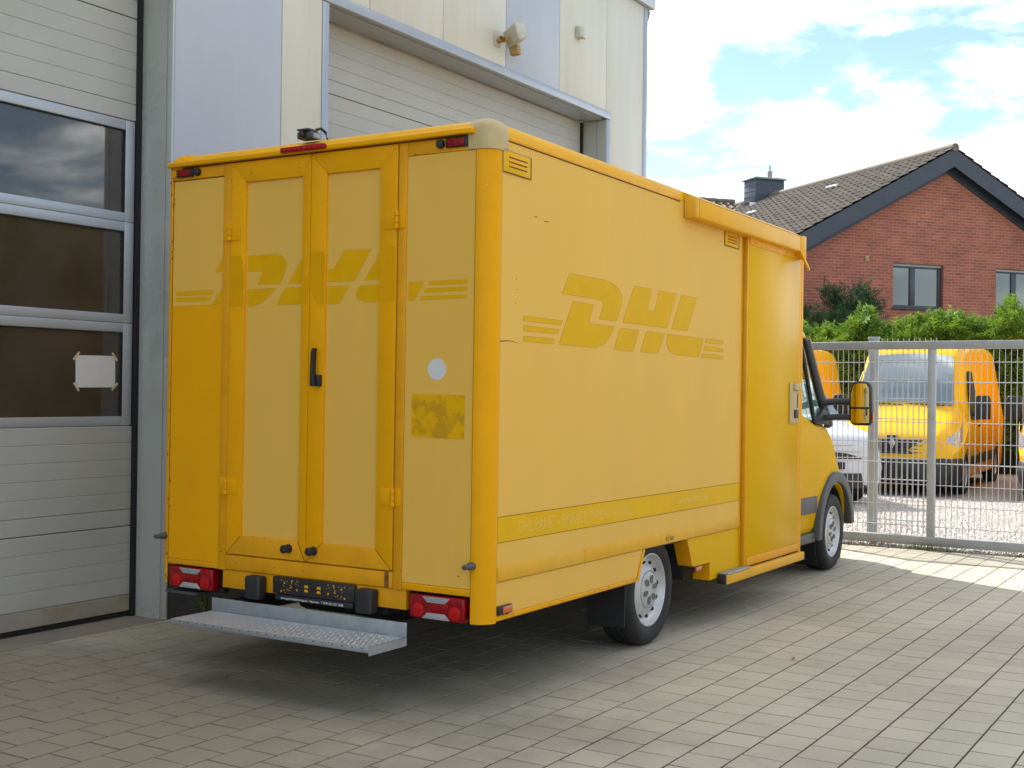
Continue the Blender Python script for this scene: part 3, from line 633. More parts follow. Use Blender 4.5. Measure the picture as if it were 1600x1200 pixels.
text_mesh('web_address', 'www.dhl.de', .085, PALETXT, side, (2.225, -.0017, .862), (R(90), 0, 0), .0002, 1.2)
text_mesh('tyre_pressure', '4,5 bar', .05, DARKTXT, TR, (2.04, -.0055, .650), (R(90), 0, 0), .0002, .9)
# scratches and crack
plate('crack', [(.093, 1.795), (.17, 1.800), (.28, 1.789), (.17, 1.797), (.093, 1.790)], 'y', -.0012, -.0001, SEAM, 0, side)
for (x, z, w) in ((.50, 2.42, .05), (.40, 2.43, .03), (.23, 2.10, .008), (.236, 2.05, .006), (.225, 1.98, .007)):
    plate('scratch', [(x, z), (x+w, z+.004), (x+w, z+.007), (x, z+.004)], 'y', -.001, -.0001, SEAM, 0, side)
# --- sliding door and its rails
T('door_gap', 3.292, 3.35, .012, .03, .325, 2.72, CHASSIS)
T('door_guide', 3.291, 3.302, -.004, .0115, .325, 2.70, ORNG)
dr = T('sliding_door', 3.352, 4.475, -.03, .03, .352, 2.70, GLOSSY, .004)
T('door_edge', 3.325, 3.350, -.030, .028, .352, 2.70, ORNG, .004, dr); T('door_edge', 4.478, 4.511, -.028, .028, .352, 2.66, RICH, .003, dr)
T('door_strip', 3.36, 4.47, -.0345, -.0305, .354, .412, ORNG, .0015, dr); T('door_strip', 3.36, 4.46, -.0345, -.0305, 2.626, 2.70, RICH, .0015, dr)
for k in range(5): T('rivet', 3.46+k*.22, 3.468+k*.22, -.0365, -.035, 2.64, 2.648, SEAM, 0, dr)
hp = T('handle_recess', 4.24, 4.44, -.0415, -.0305, 1.345, 1.66, CAPM, .004, dr)
T('lever', 4.33, 4.41, -.053, -.042, 1.39, 1.455, BLACKP, .004, dr); T('handle_lip', 4.31, 4.455, -.064, -.042, 1.605, 1.655, CAPM, .006, dr); T('handle_slot', 4.395, 4.415, -.0435, -.0416, 1.47, 1.58, SEAM, 0, dr)
T('front_post', 4.514, 4.532, -.015, .03, .33, 2.66, SEAM); T('front_post', 4.535, 4.592, -.022, .034, .30, 2.775, RICH, .012)
# lower rail
T('sill_rail', 2.905, 4.53, -.072, -.031, .283, .344, RAIL, .004); T('sill_rail_top', 2.92, 3.345, -.07, .0, .3455, .358, GALV, .003); T('rail_end_cap', 2.885, 2.903, -.066, -.005, .286, .352, BLACKP, .004)
T('sill_channel', 2.92, 4.545, -.029, .002, .29, .33, CHASSIS)
# upper rail cover
T('rail_cover', 2.318, 4.30, -.088, -.001, 2.672, 2.790, LEMON, .010); T('cover_end', 2.262, 2.316, -.085, -.001, 2.668, 2.797, RAIL, .008)
plate('cover_top', [(-.084, 2.791), (-.002, 2.791), (.03, 2.835), (-.002, 2.83)], 'x', 2.27, 4.46, LEMON)
plate('cover_nose', [(4.302, 2.672), (4.43, 2.62), (4.46, 2.63), (4.46, 2.81), (4.302, 2.792)], 'y', -.084, -.001, LEMON, .010)
plate('drip_deflector', [(4.262, 2.668), (4.300, 2.668), (4.492, 2.556), (4.476, 2.540)], 'y', -.105, -.085, RICH, .004)

# --- rear face
rearp = T('rear_panel', .004, .03, .093, .497, .602, 2.71, FADE); rearl = T('rear_panel', .004, .03, 1.743, 2.126, 2.01, 2.71, FADE); T('rear_panel', .0035, .03, 1.743, 2.126, .594, 2.0095, RICH)
T('panel_foot', .0, .03, .093, .497, .566, .600, RICH, .003); T('panel_foot', .0, .03, 1.743, 2.126, .562, .592, ORNG, .003)
T('panel_head', .0, .03, .093, .497, 2.712, 2.783, ORNG, .002); T('panel_head', .0, .03, 1.743, 2.126, 2.716, 2.783, ORNG, .002)
for y0, y1 in ((.499, .551), (1.686, 1.741)): T('door_post', -.001, .04, y0, y1, .56, 2.783, ORNG, .004)
T('post_edge', .0, .02, .0905, .0925, .44, 2.71, SEAM); T('post_edge', .001, .02, 2.1265, 2.1285, .455, 2.73, RUST)
def rear_door(y0, y1, iy0, iy1, seam):
    z0, z1, iz0, iz1 = .652, 2.778, .754, 2.668
    d = T('rear_door', .012, .04, iy0-.01, iy1+.01, iz0-.01, iz1+.01, FADE)
    fx0, fx1 = -.004, .034
    for nm, q, mt in (('frame_top', [(y0, z1), (y1, z1), (iy1, iz1), (iy0, iz1)], RICH), ('frame_bottom', [(y0, z0), (y1, z0), (iy1, iz0), (iy0, iz0)], ORNG),
                      ('frame_side', [(y0, z0+.0018), (y0, z1-.0018), (iy0, iz1), (iy0, iz0)], RICH), ('frame_side', [(y1, z0+.0018), (y1, z1-.0018), (iy1, iz1), (iy1, iz0)], RICH)):
        plate(nm, q, 'x', fx0, fx1, mt, .0016, d)
    for q in ([(y0, z0), (iy0, iz0), (iy0+.002, iz0-.002), (y0+.003, z0)], [(y1, z0), (iy1, iz0), (iy1-.002, iz0-.002), (y1-.003, z0)]): plate('mitre', q, 'x', fx0-.0006, fx0-.0001, SEAM, 0, d)
    return d
dR = rear_door(.556, 1.1135, .662, 1.012, 0); dL = rear_door(1.1185, 1.681, 1.170, 1.575, 0)
for y in (.5535, 1.1160, 1.6835): T('door_seam', .003, .05, y-.0028, y+.0028, .652, 2.778, SEAM)
# lettering, rear
REAR_LOGO = [[(2.097, 2.089), (1.811, 2.088), (1.816, 2.067), (2.098, 2.068)], [(2.098, 2.055), (1.829, 2.053), (1.84, 2.032), (2.099, 2.033)], [(1.802, 2.188), (1.745, 2.262), (1.745, 2.188)], [(1.818, 2.011), (1.745, 2.1), (1.745, 2.011)],
 [(1.566, 2.269), (1.362, 2.268), (1.326, 2.259), (1.298, 2.234), (1.29, 2.201), (1.307, 2.154), (1.334, 2.11), (1.494, 2.111), (1.46, 2.182), (1.566, 2.183)], [(1.566, 2.086), (1.365, 2.087), (1.407, 2.046), (1.463, 2.01), (1.513, 1.995), (1.566, 1.994)], [(1.174, 2.249), (1.174, 2.108), (1.274, 2.11)], [(1.295, 2.087), (1.174, 2.086), (1.174, 1.996), (1.356, 1.994)],
 [(.901, 2.264), (.726, 2.264), (.831, 2.106), (1.006, 2.107), (1.006, 2.171), (.966, 2.174)], [(1.006, 2.084), (.865, 2.083), (.927, 1.993), (1.006, 1.992)], [(.668, 2.244), (.668, 2.106), (.768, 2.107)], [(.792, 2.08), (.668, 2.081), (.668, 1.994), (.762, 1.994), (.808, 2.012), (.822, 2.037), (.812, 2.062)],
 [(.484, 2.085), (.392, 2.085), (.449, 1.996), (.485, 1.995)], [(.357, 2.086), (.138, 2.086), (.138, 2.068), (.369, 2.068)], [(.382, 2.051), (.138, 2.052), (.137, 2.034), (.391, 2.032)], [(.407, 2.014), (.137, 2.013), (.136, 1.998), (.417, 1.996)]]
for i, q in enumerate(REAR_LOGO):
    par, xf = (rearl, .004) if i < 4 else ((dL, .012) if i < 8 else ((dR, .012) if i < 12 else (rearp, .004)))
    plate('letter_film', q, 'x', xf-.0008, xf-.0001, GHOSTR, 0, par); outline(q, lambda p, xf=xf: (xf-.0004, p[0], p[1]), par, .0006)
# darker ghost of the letters across the door frames
FRG = mat('frame_ghost', (0.72, 0.345, 0.0005), .45, spec=.12, var=.05, var_scale=6)
for d_, q in ((dL, [(1.58, 1.994), (1.677, 1.994), (1.677, 2.27), (1.60, 2.27), (1.58, 2.18)]), (dL, [(1.122, 1.994), (1.167, 1.994), (1.167, 2.10), (1.122, 2.16)]), (dR, [(1.016, 1.992), (1.06, 1.992), (1.11, 2.06), (1.11, 2.265), (1.016, 2.265)]), (dR, [(.560, 1.992), (.658, 1.992), (.658, 2.265), (.62, 2.265), (.56, 2.265)])): plate('letter_film', q, 'x', -.0046, -.0041, FRG, 0, d_)
plate('worn_decal', [(.453, 1.534), (.139, 1.530), (.141, 1.317), (.455, 1.322)], 'x', .0031, .0039, STICK, 0, rearp)
MB().lathe([(.0, .0008), (.0535, .0008), (.0535, 0)], (.0039, .306, 1.655), 'x', 36, sgn=-1).build('round_label', WHITED, rearp)
# hinges
def hinge(y, z, s, d):
    T('hinge_leaf', -.009, -.0045, min(y, y+s*.075), max(y, y+s*.075), z-.045, z+.045, RICH, .002, d)
    for a, b, mt in ((-.045, -.019, RICH), (-.0165, .0165, ORNG), (.019, .045, RICH)): MB().tube([(-.012, y-s*.004, z+a), (-.012, y-s*.004, z+b)], .012, 12).build('hinge_knuckle', mt, d, smooth=True)
    T('hinge_plate', -.008, -.0015, min(y-s*.016, y-s*.05), max(y-s*.016, y-s*.05), z-.045, z+.045, RICH, .002, d)
for z in (2.40, 1.018): hinge(.556, z, 1, dR); hinge(1.681, z, -1, dL)
# handle, buffers
hd = MB()
hd.prism([(1.035, 1.565), (1.062, 1.565), (1.064, 1.60), (1.060, 1.74), (1.052, 1.762), (1.040, 1.762), (1.046, 1.74), (1.048, 1.64)], 'x', -.055, -.02); hd.prism([(1.020, 1.566), (1.064, 1.566), (1.064, 1.625), (1.020, 1.625)], 'x', -.03, -.0045)
hd.build('door_handle', BLACKP, dR, bevel=.004)
for y, d_ in ((1.229, dL), (1.059, dR)): MB().lathe([(0, .05), (.014, .05), (.022, .046), (.022, .03), (.018, .025), (.018, .006), (.024, .004), (.024, .0)], (-.0045, y, .712), 'x', 20, sgn=-1).build('door_buffer', BLACKP, d_, smooth=True)
for y, s in ((.082, 1), (2.15, 1)): MB().lathe([(0, .085), (.011, .085), (.013, .08), (.012, .05), (.018, .04), (.02, .0)], (.012, y, .715), 'x', 18, sgn=-1).build('door_stop', GREYP, TR, smooth=True)
# top trim and lamps
plate('rear_rail', [(-.034, 2.786), (-.030, 2.784), (.0, 2.788), (.0, 2.816), (-.02, 2.816), (-.034, 2.806)], 'x', 0, 0, RICH) if False else MB().prism([(-.034, 2.786), (0.0, 2.786), (0.0, 2.818), (-.022, 2.818), (-.034, 2.808)], 'y', .098, 2.15).build('rear_rail', RICH, TR, bevel=.003)
T('rear_rail_gap', -.004, .002, .10, 2.14, 2.779, 2.7855, SEAM)
bl = T('brake_light', -.058, -.0345, .988, 1.288, 2.788, 2.816, REDL, .006)
for k in range(8): T('led_cell', -.0605, -.0585, 1.010+k*.033, 1.036+k*.033, 2.794, 2.810, REDB, .001, bl)
for y0, ky in ((.135, .295), (1.968, 1.936)):
    l = T('marker_light', -.016, -.0005, y0, y0+.128, 2.728, 2.775, BLACKP, .005)
    T('lens', -.022, -.0165, y0+.018, y0+.112, 2.733, 2.770, REDL, .004, l)
    for k in range(3): T('lens_rib', -.0235, -.0225, y0+.035+k*.03, y0+.036+k*.03, 2.735, 2.768, SEAM, 0, l)
    MB().lathe([(0, .03), (.012, .03), (.019, .024), (.022, .012), (.022, .0)], (-.0005, ky, 2.751), 'x', 18, sgn=-1).build('rubber_buffer', BLACKP, TR, smooth=True)
# reversing camera on the roof edge
cm = T('reversing_camera', -.02, .05, 1.105, 1.205, 2.860, 2.898, GREYP, .006)
T('camera_hood', -.04, .04, 1.11, 1.19, 2.899, 2.909, GREYP, .003, cm)
MB().lathe([(0, .03), (.012, .03), (.017, .026), (.018, 0)], (-.02, 1.155, 2.878), 'x', 16, sgn=-1).build('camera_lens', BLACKP, cm, smooth=True)
MB().tube([(.03, 1.12, 2.91), (.05, 1.10, 2.92), (.07, 1.085, 2.90), (.08, 1.08, 2.862)], .008, 8).build('camera_cable', BLACKP, cm, smooth=True)
T('camera_bracket', -.015, .03, 1.085, 1.103, 2.858, 2.885, GALV, .003, cm)
# lower rear: beam, apron, lamps, plate holder, bumps
T('rear_beam', -.002, .05, .553, 1.684, .566, .646, ORNG, .004); T('rear_apron', .014, .05, .478, 1.716, .463, .563, ORNG, .003)
T('beam_end', -.004, .0, .575, .60, .568, .645, RUST)
def tail_lamp(y0, y1):
    z0, z1 = .436, .553; w = y1-y0; ym = (y0+y1)/2
    b_ = T('tail_lamp', -.010, .06, y0, y1, z0, z1, REDL, .012, TR, 3)
    T('lamp_center', -.013, -.0105, ym-w*.22, ym+w*.22, .476, .516, REDL, .001, b_)
    for s in (-1, 1): MB().lathe([(0, .002), (.03, .0018), (.034, .0)], (-.0105, ym+s*w*.33, .478), 'x', 20, sgn=-1).build('lamp_bulb_lens', REDB, b_, smooth=True)
    for zz, a, b in ((.520, .545, 1), (.444, .470, -1)):
        q = [(ym-w*.26, zz if b > 0 else b), (ym+w*.26, zz)] if False else None
        lo, hi = (.519, .548) if b > 0 else (.441, .470)
        pol = [(ym-w*.16, lo), (ym+w*.16, lo), (ym+w*.25, hi), (ym-w*.25, hi)] if b > 0 else [(ym-w*.25, lo), (ym+w*.25, lo), (ym+w*.16, hi), (ym-w*.16, hi)]
        plate('clear_segment', pol, 'x', -.014, -.0105, WHTL, .0015, b_)
    return b_
tail_lamp(.118, .443); tail_lamp(1.772, 2.106)
T('lamp_carrier', .062, .10, .10, .46, .42, .56, CHASSIS); T('lamp_carrier', .062, .10, 1.75, 2.12, .42, .56, CHASSIS); T('lamp_bracket', .0, .16, 1.90, 2.14, .40, .415, GREYP)
for y0 in (.642, 1.389): T('buffer_block', -.055, .012, y0, y0+.108, .430, .553, BLACKP, .015, TR, 3)
nh = T('plate_holder', -.012, .012, .782, 1.332, .470, .560, BLACKP, .006); T('holder_strip', -.015, .01, .79, 1.31, .440, .4685, BLACKP, .003, nh)
text_mesh('holder_text', 'www.gruf-nutzfahrzeuge.de - Neustadt - T 0049 (0) 5327 2088', .017, WHTTXT, nh, (-.0155, 1.27, .447), (R(90), 0, R(-90)), .0002, .97)
for yc_ in (1.057,):
    for s in (-1, 1):
        for zz in (.502, .524):
            plate('holder_opening', [(yc_+s*.042-.014, zz-.006), (yc_+s*.042+.014, zz-.006), (yc_+s*.042+.010, zz+.007), (yc_+s*.042-.010, zz+.007)], 'x', -.0126, -.0121, RICH, 0, nh)
        rnd = random.Random(5)
        for k in range(26):
            yy = yc_+s*(.095+rnd.random()*.155); zz = .482+rnd.random()*.066; w_ = rnd.choice((.003, .005, .009)); h_ = rnd.choice((.003, .004, .008))
            T('holder_opening', -.0126, -.0121, yy-w_/2, yy+w_/2, zz-h_/2, zz+h_/2, RICH, 0, nh)
# step
stp = T('rear_step', -.335, -.033, .437, 1.745, .312, .336, GALV, .003)
T('step_upright', -.036, -.031, .437, 1.745, .338, .411, GALV, .001, stp)
tp = MB(); tp.box(-.332, -.04, .45, 1.742, .337, .3395)
for i in range(12):
    for j in range(48):
        x = -.322+i*.0245; y = .462+j*.0268+(i % 2)*.013
        if y > 1.735: continue
        c = .006; a = .011 if (i+j) % 2 else .004; b = .004 if (i+j) % 2 else .011
        tp.add([(x-a, y, .3396), (x, y-b, .3396), (x+a, y, .3396), (x, y+b, .3396), (x, y, .3425)], [(0, 1, 4), (1, 2, 4), (2, 3, 4), (3, 0, 4)])
tag(tp.build('tread_plate', mat('tread_plate', (.56, .60, .63), .36, .55, var=.12, var_scale=9), stp), kind=None)
for k in range(21): T('drain_slot', -.3362, -.3352, .47+k*.06, .478+k*.06, .329, .334, CHASSIS, 0, stp)
T('step_side', -.335, -.035, .4345, .4365, .30, .34, GALV, 0, stp)
for y in (.52, 1.62): T('step_arm', -.034, .6, y, y+.05, .32, .40, CHASSIS)
# --- underside
for y in (.62, 1.50): T('chassis_rail', .05, 5.2, y, y+.08, .42, .58, CHASSIS)
MB().tube([(2.01, .25, .34), (2.01, 1.95, .34)], .075, 14).build('rear_axle', CHASSIS, TR, smooth=True)
MB().tube([(.7, .55, .42), (1.4, .55, .42)], .09, 14).build('silencer', CHASSIS, TR, smooth=True)
T('fuel_tank', 2.7, 3.9, 1.6, 2.05, .30, .6, CHASSIS, .03); T('cross_member', .9, 1.0, .3, 1.9, .40, .5, CHASSIS); T('spare_wheel_carrier', .3, .85, .75, 1.45, .33, .45, CHASSIS, .05)
# mud flap and inner wheel arch
plate('mud_flap', [(.055, .18), (.30, .17), (.31, .60), (.05, .60)], 'x', 1.60, 1.608, BLACKP); plate('mud_flap', [(1.89, .18), (2.13, .17), (2.14, .60), (1.88, .60)], 'x', 1.60, 1.608, BLACKP)
plate('wheel_housing', arc(2.05, .35, .45, 0, 180, 14)+arc(2.05, .35, .44, 180, 0, 14), 'y', .07, .40, CHASSIS); T('wheel_housing_back', 1.62, 2.45, .41, .42, .40, .62, CHASSIS); T('inner_panel', 2.40, 3.3, .30, .31, .36, .61, CHASSIS)
# --- wheels
def wheel(x, z, yout, sgn, steer=0):
    w = MB().lathe([(.222, .020), (.224, .008), (.218, .006), (.212, .018), (.206, .034), (.196, .050), (.183, .056), (.172, .052), (.150, .038), (.132, .024), (.122, .020), (.119, .028), (.0, .028)], (0, 0, 0), 'y', 56).build('wheel', STEEL, TR, smooth=True, angle=50)
    w.location = (x, yout, z); w.rotation_euler = (0, 0, (0 if sgn > 0 else math.pi)+R(steer))
    MB().lathe([(.220, .030), (.226, .010), (.244, -.002), (.272, -.006), (.300, -.003), (.318, .006), (.331, .022), (.338, .034), (.340, .045), (.340, .066), (.333, .068), (.333, .078), (.340, .080), (.340, .108), (.333, .110), (.333, .122), (.340, .124), (.340, .152), (.333, .154), (.333, .164), (.340, .166), (.340, .185), (.334, .202), (.30, .222), (.25, .222), (.22, .19)], (0, 0, 0), 'y', 72).build('tyre', RUBBER, w, smooth=True, angle=28)
    tb = MB()
    for k in range(64):
        a = 2*math.pi*k/64; ca, sa = math.cos(a), math.sin(a); tt = .0055
        for y0, y1, r0, r1 in ((.020, .064, .3315, .3435),):
            pts = []
            for rr, yy in ((.328, .020), (.3412, .046), (.3412, .064), (.325, .064)):
                for s in (-1, 1): pts.append(((rr*ca-s*tt*sa), yy, rr*sa+s*tt*ca))
            tb.add(pts, [(0, 2, 3, 1), (2, 4, 5, 3), (0, 1, 7, 6), (0, 6, 4, 2), (1, 3, 5, 7)])
    tag(tb.build('tread_blocks', RUBBER, w), kind='stuff')
    MB().lathe([(0, .010), (.04, .010), (.09, .012), (.108, .016), (.113, .021), (.113, .027)], (0, 0, 0), 'y', 48).build('hub_cap', mat('hub_cap', (.50, .50, .49), .42, .3, var=.08, var_scale=14), w, smooth=True, angle=50)
    for k in range(6):
        a = R(60*k+15); c = (.066*math.cos(a), .0100, .066*math.sin(a))
        hq = MB().lathe([(0, .0006), (.013, .0006), (.017, .002), (.018, .006)], (0, 0, 0), 'y', 16, sgn=-1).build('wheel_nut_recess', mat('nut_recess', (.17, .16, .15), .6), w); hq.location = c; hq.scale = (.95, 1, 1.5); hq.rotation_euler = (0, -a+math.pi/2, 0)
    for k in range(12):
        a = R(30*k+8); c = (.166*math.cos(a), .0455, .166*math.sin(a))
        hq = MB().lathe([(0, .004), (.0155, .004), (.0155, -.004)], (0, 0, 0), 'y', 14, sgn=-1).build('vent_hole', CHASSIS, w); hq.location = c; hq.rotation_euler = (R(28)*math.sin(a), 0, -R(28)*math.cos(a))
    return w
wheel(2.012, .349, .072, 1); wheel(2.012, .349, W-.072, -1); wheel(5.94, .366, .125, 1, 0); wheel(5.94, .366, W-.125, -1, 0)
# --- cab
CY = W/2
keys = [(4.63, .40, 1.43, .955, .975, .8, .965, .05, .0), (5.05, .40, 1.425, .955, .978, .8, .968, .05, .0), (5.42, .40, 1.345, .955, .98, .8, .965, .06, .0), (5.78, .40, 1.335, .955, .982, .8, .95, .10, .02), (6.02, .38, 1.285, .95, .98, .78, .93, .16, .04), (6.30, .34, 1.19, .93, .965, .72, .88, .20, .05), (6.58, .32, 1.08, .88, .925, .66, .80, .20, .05), (6.80, .30, .97, .76, .82, .6, .68, .18, .04), (6.93, .30, .84, .60, .66, .55, .55, .14, .03), (6.97, .32, .74, .50, .55, .5, .45, .10, .02)]
cab = loft(keys, CY, 46).build('cab_body', GLOSSY, TR, smooth=True, angle=40)
cut = []
for yy in (-.15, W-.45):
    c = MB().lathe([(0, 0), (.425, 0), (.425, .6), (0, .6)], (5.94, yy, .365), 'y', 48).build('cut', None); c.parent = TR; cut.append(c)
boolean_cut(cab, cut)
T('dashboard', 4.66, 5.70, .16, W-.16, 1.30, 1.352, BLACKP); 
for yy in (.45, 1.55): T('seat_back', 4.72, 4.85, yy-.22, yy+.22, .9, 1.72, mat('seat_cloth', (.05, .052, .06), .9), .05, TR, 3)
plate('wheel_well', arc(5.94, .365, .424, -40, 220, 30)+arc(5.94, .365, .416, 220, -40, 30), 'y', .16, .46, CHASSIS); T('wheel_well_back', 5.5, 6.38, .461, .47, .2, .8, CHASSIS)
fla = plate('arch_flare', arc(5.94, .372, .525, 4, 178, 26)+[(5.40, .335), (5.50, .335)]+arc(5.94, .372, .432, 176, 4, 26), 'y', .085, .16, GREYP, .008)
plate('side_moulding', [(4.68, .577), (5.415, .577), (5.425, .715), (4.68, .715)], 'y', .108, .13, GREYP, .006); T('cab_sill', 4.66, 5.42, .118, .2, .325, .405, GREYP, .01)
T('door_line', 4.66, 5.95, .1115, .1145, 1.214, 1.219, SEAM) if False else None
plate('front_bumper', [(6.45, .28), (6.9, .28), (6.9, .55), (6.5, .55)], 'y', .32, W-.32, GREYP, .03)
# greenhouse: roof, pillars, glass
kr = [(4.63, 2.03, 2.33, .90, .91, 2.1, .89, .10, .02), (5.0, 2.03, 2.335, .90, .91, 2.1, .89, .10, .02), (5.25, 2.03, 2.28, .89, .90, 2.09, .87, .10, .02), (5.40, 2.03, 2.18, .87, .88, 2.07, .84, .06, .01), (5.45, 2.03, 2.09, .84, .85, 2.05, .82, .03, .0)]
loft(kr, CY, 24).build('cab_roof', GLOSSY, TR, smooth=True, angle=40)
for s in (0, 1):
    f_ = (lambda y: y) if s == 0 else (lambda y: W-y)
    MB().tube([(5.83, f_(.145), 1.31), (5.60, f_(.165), 1.62), (5.36, f_(.205), 2.05)], [.040, .038, .036], 10).build('a_pillar', GREYP, TR, smooth=True)
    MB().tube([(5.86, f_(.142), 1.31), (5.63, f_(.160), 1.63), (5.395, f_(.20), 2.06)], [.022, .022, .022], 8).build('pillar_trim', RICH, TR, smooth=True)
    MB().tube([(5.40, f_(.135), 1.33), (5.30, f_(.155), 1.62), (5.16, f_(.19), 2.04)], .017, 8).build('window_divider', BLACKP, TR, smooth=True)
    MB().prism([(5.40, 1.325), (5.90, 1.315), (5.80, 1.40), (5.62, 1.47), (5.50, 1.40), (5.41, 1.38)], 'y', f_(.118), f_(.16)).build('mirror_base', BLACKP, TR, bevel=.008)
    q = [(4.66, f_(.132), 1.42), (5.40, f_(.136), 1.34), (5.80, f_(.146), 1.33), (5.36, f_(.203), 2.04), (4.66, f_(.203), 2.04)]
    MB().add(q, [(0, 1, 2, 3, 4)]).build('side_window', GLASSC, TR)
MB().add([(5.85, .15, 1.325), (5.85, W-.15, 1.325), (5.40, W-.215, 2.06), (5.40, .215, 2.06)], [(0, 1, 2, 3)]).build('windscreen', GLASSC, TR)
def mirror(s):
    f_ = (lambda y: y) if s == 0 else (lambda y: W-y)
    hs = MB(); pr = [(-.085, -.19), (.06, -.19), (.09, -.16), (.095, .10), (.07, .185), (.02, .195), (-.06, .19), (-.09, .15), (-.10, -.15)]
    o = hs.prism(pr, 'x', 0, .09).build('door_mirror', BLACKP, TR, bevel=.02)
    o.location = (5.72, f_(-.162), 1.508); o.rotation_euler = (0, 0, R(4 if s == 0 else -4))
    MIR = mat('mirror_glass', (.80, .84, .83), .02, 1.0)
    MB().prism([(-.075, -.03), (.075, -.03), (.08, .08), (.055, .165), (.01, .175), (-.05, .17), (-.075, .13)], 'x', -.006, -.001).build('mirror_glass', MIR, o)
    MB().prism([(-.078, -.165), (.055, -.17), (.075, -.15), (.075, -.048), (-.078, -.048)], 'x', -.007, -.001).build('wide_mirror_glass', MIR, o)
    for z, r in ((1.522, .030), (1.388, .027)): MB().tube([(5.66, f_(.15), z-.01), (5.72, f_(.05), z), (5.75, f_(-.10), z)], r, 10).build('mirror_arm', BLACKP, TR, smooth=True)
    T('mirror_indicator', 5.74, 5.80, *sorted((f_(-.268), f_(-.262))), 1.36, 1.43, AMBER)
mirror(0); mirror(1)
for k, s in enumerate((0, 1)):
    f_ = (lambda y: y) if s == 0 else (lambda y: W-y)
    MB().prism([(6.55, .78), (6.75, .74), (6.80, .88), (6.62, .96)], 'y', f_(.34), f_(.55)).build('headlight', WHTL, TR, bevel=.02)

rs = random.Random(21)
for k in range(34):
    z = .47+rs.random()**2*1.2 if k % 2 else 2.73-rs.random()**2*.6; y = 2.128+rs.gauss(0, .006); w_ = rs.uniform(.002, .006); h_ = rs.uniform(.004, .02)
    plate('rust_spot', [(y-w_, z), (y+w_*.6, z+h_*.2), (y+w_, z+h_), (y-w_*.4, z+h_*.8)], 'x', -.0012, -.0004, RUST)
for k in range(16):
    y = rs.uniform(.14, 2.1); z = rs.choice((.604, .757, 2.715, .66, .58)); w_ = rs.uniform(.003, .012)
    plate('rust_spot', [(y-w_, z-.002), (y+w_, z-.001), (y+w_*.4, z+.003)], 'x', -.0052, -.0045, RUST)
for k in range(9):
    x = rs.uniform(.1, 1.55); z = .449+rs.random()*.02; w_ = rs.uniform(.004, .014)
    plate('rust_spot', [(x-w_, z), (x+w_, z+.001), (x, z+.005)], 'y', -.0003, .0008, RUST)
# ================================================================== sliding gate and fence
GX = 13.0
gate = tag(empty('sliding_gate', (GX, 3.0, 0)), 'galvanised sliding gate with wire mesh infill between paving and gravel yard', 'gate')
def GT(name, x0, x1, y0, y1, z0, z1, mt=GALVF, parent=gate, bevel=.004): return bx(name, x0-GX, x1-GX, y0-3.0, y1-3.0, z0, z1, mt, parent, bevel)
Y0, Y1 = -4.0, 4.95
GT('top_rail', GX-.035, GX+.035, Y0, Y1, 2.035, 2.118); GT('bottom_rail', GX-.045, GX+.045, Y0, Y1, .030, .118)
for y in (Y0, -1.5, 3.03-.037, Y1-.08): GT('upright', GX-.03, GX+.03, y, y+.075, .119, 2.034)
def wires(root, ya, yb, x, z0, z1, zs, pitch, vname='vertical_wire', off=0.0):
    vm = None; y = ya+off; rt_ = root.location
    while y < yb:
        if vm is None:
            o = MB().tube([(0, 0, 0), (0, 0, z1-z0)], 0.0037, 5).build(vname, WIRE, root, smooth=True); vm = o.data
        else: o = link(vname, vm, root)
        o.location = (x-rt_[0], y-rt_[1], z0); y += pitch
    hm = None
    for z in zs:
        for dx in (-.0072, .0072):
            if hm is None:
                o = MB().tube([(0, ya, 0), (0, yb, 0)], .0041, 5).build('horizontal_wire', WIRE, root, smooth=True); hm = o.data
            else: o = link('horizontal_wire', hm, root)
            o.location = (x+dx-rt_[0], -rt_[1], z+random.uniform(-.002, .002))
ZS = [.22, .43, .645, .866, 1.077, 1.283, 1.494, 1.698, 1.902]
wires(gate, Y0+.08, Y1-.08, GX+.012, .119, 2.034, ZS, .0560, off=.03)
fen = tag(empty('mesh_fence', (GX+.16, 3.67, 0)), 'short fixed wire mesh fence panel with capped post just behind the gate', 'fence')
bx('post', -.03, .03, -.05, .05, 0, 2.15, GALVF, fen, .004); bx('post_cap', -.036, .036, -.056, .056, 2.151, 2.175, GALVF, fen, .004)
wires(fen, 3.03, 3.64, GX+.18, .12, 2.16, [z+.03 for z in ZS], .0560)

# ================================================================== parked vehicles beyond the gate
VY = mat('van_yellow', (0.84, 0.44, 0.002), .28, spec=.12, var=.04, var_scale=2)
VBLK = mat('van_bumper', (.028, .028, .030), .55, var=.15, var_scale=10)
VGLASS = mat('van_windscreen', (.19, .235, .25), .04, spec=.9, coat=1.0)
CHROME = mat('chrome', (.62, .64, .66), .15, 1.0)
HEADL = mat('headlamp_lens', (.55, .56, .58), .12, .3, coat=1.0, var=.3, var_scale=25)
VK = [(.00, .36, .72, .55, .62, .55, .55, .06, .01), (.06, .30, .90, .74, .82, .60, .70, .12, .02), (.20, .26, 1.02, .86, .93, .70, .80, .16, .03), (.50, .25, 1.17, .93, .985, .80, .86, .18, .05), (.86, .25, 1.36, .95, .995, 1.0, .86, .16, .05),
      (1.10, .25, 1.74, .95, .995, 1.12, .80, .16, .05), (1.40, .25, 2.14, .955, .995, 1.15, .775, .16, .05), (1.62, .25, 2.32, .955, .995, 1.15, .78, .16, .04), (2.0, .25, 2.44, .955, .995, 1.15, .80, .17, .03), (2.8, .25, 2.49, .955, .995, 1.15, .81, .17, .02), (4.8, .25, 2.48, .955, .995, 1.15, .81, .17, .02), (5.30, .27, 2.42, .95, .985, 1.15, .80, .16, .01), (5.42, .35, 2.30, .92, .955, 1.15, .78, .10, .0)]
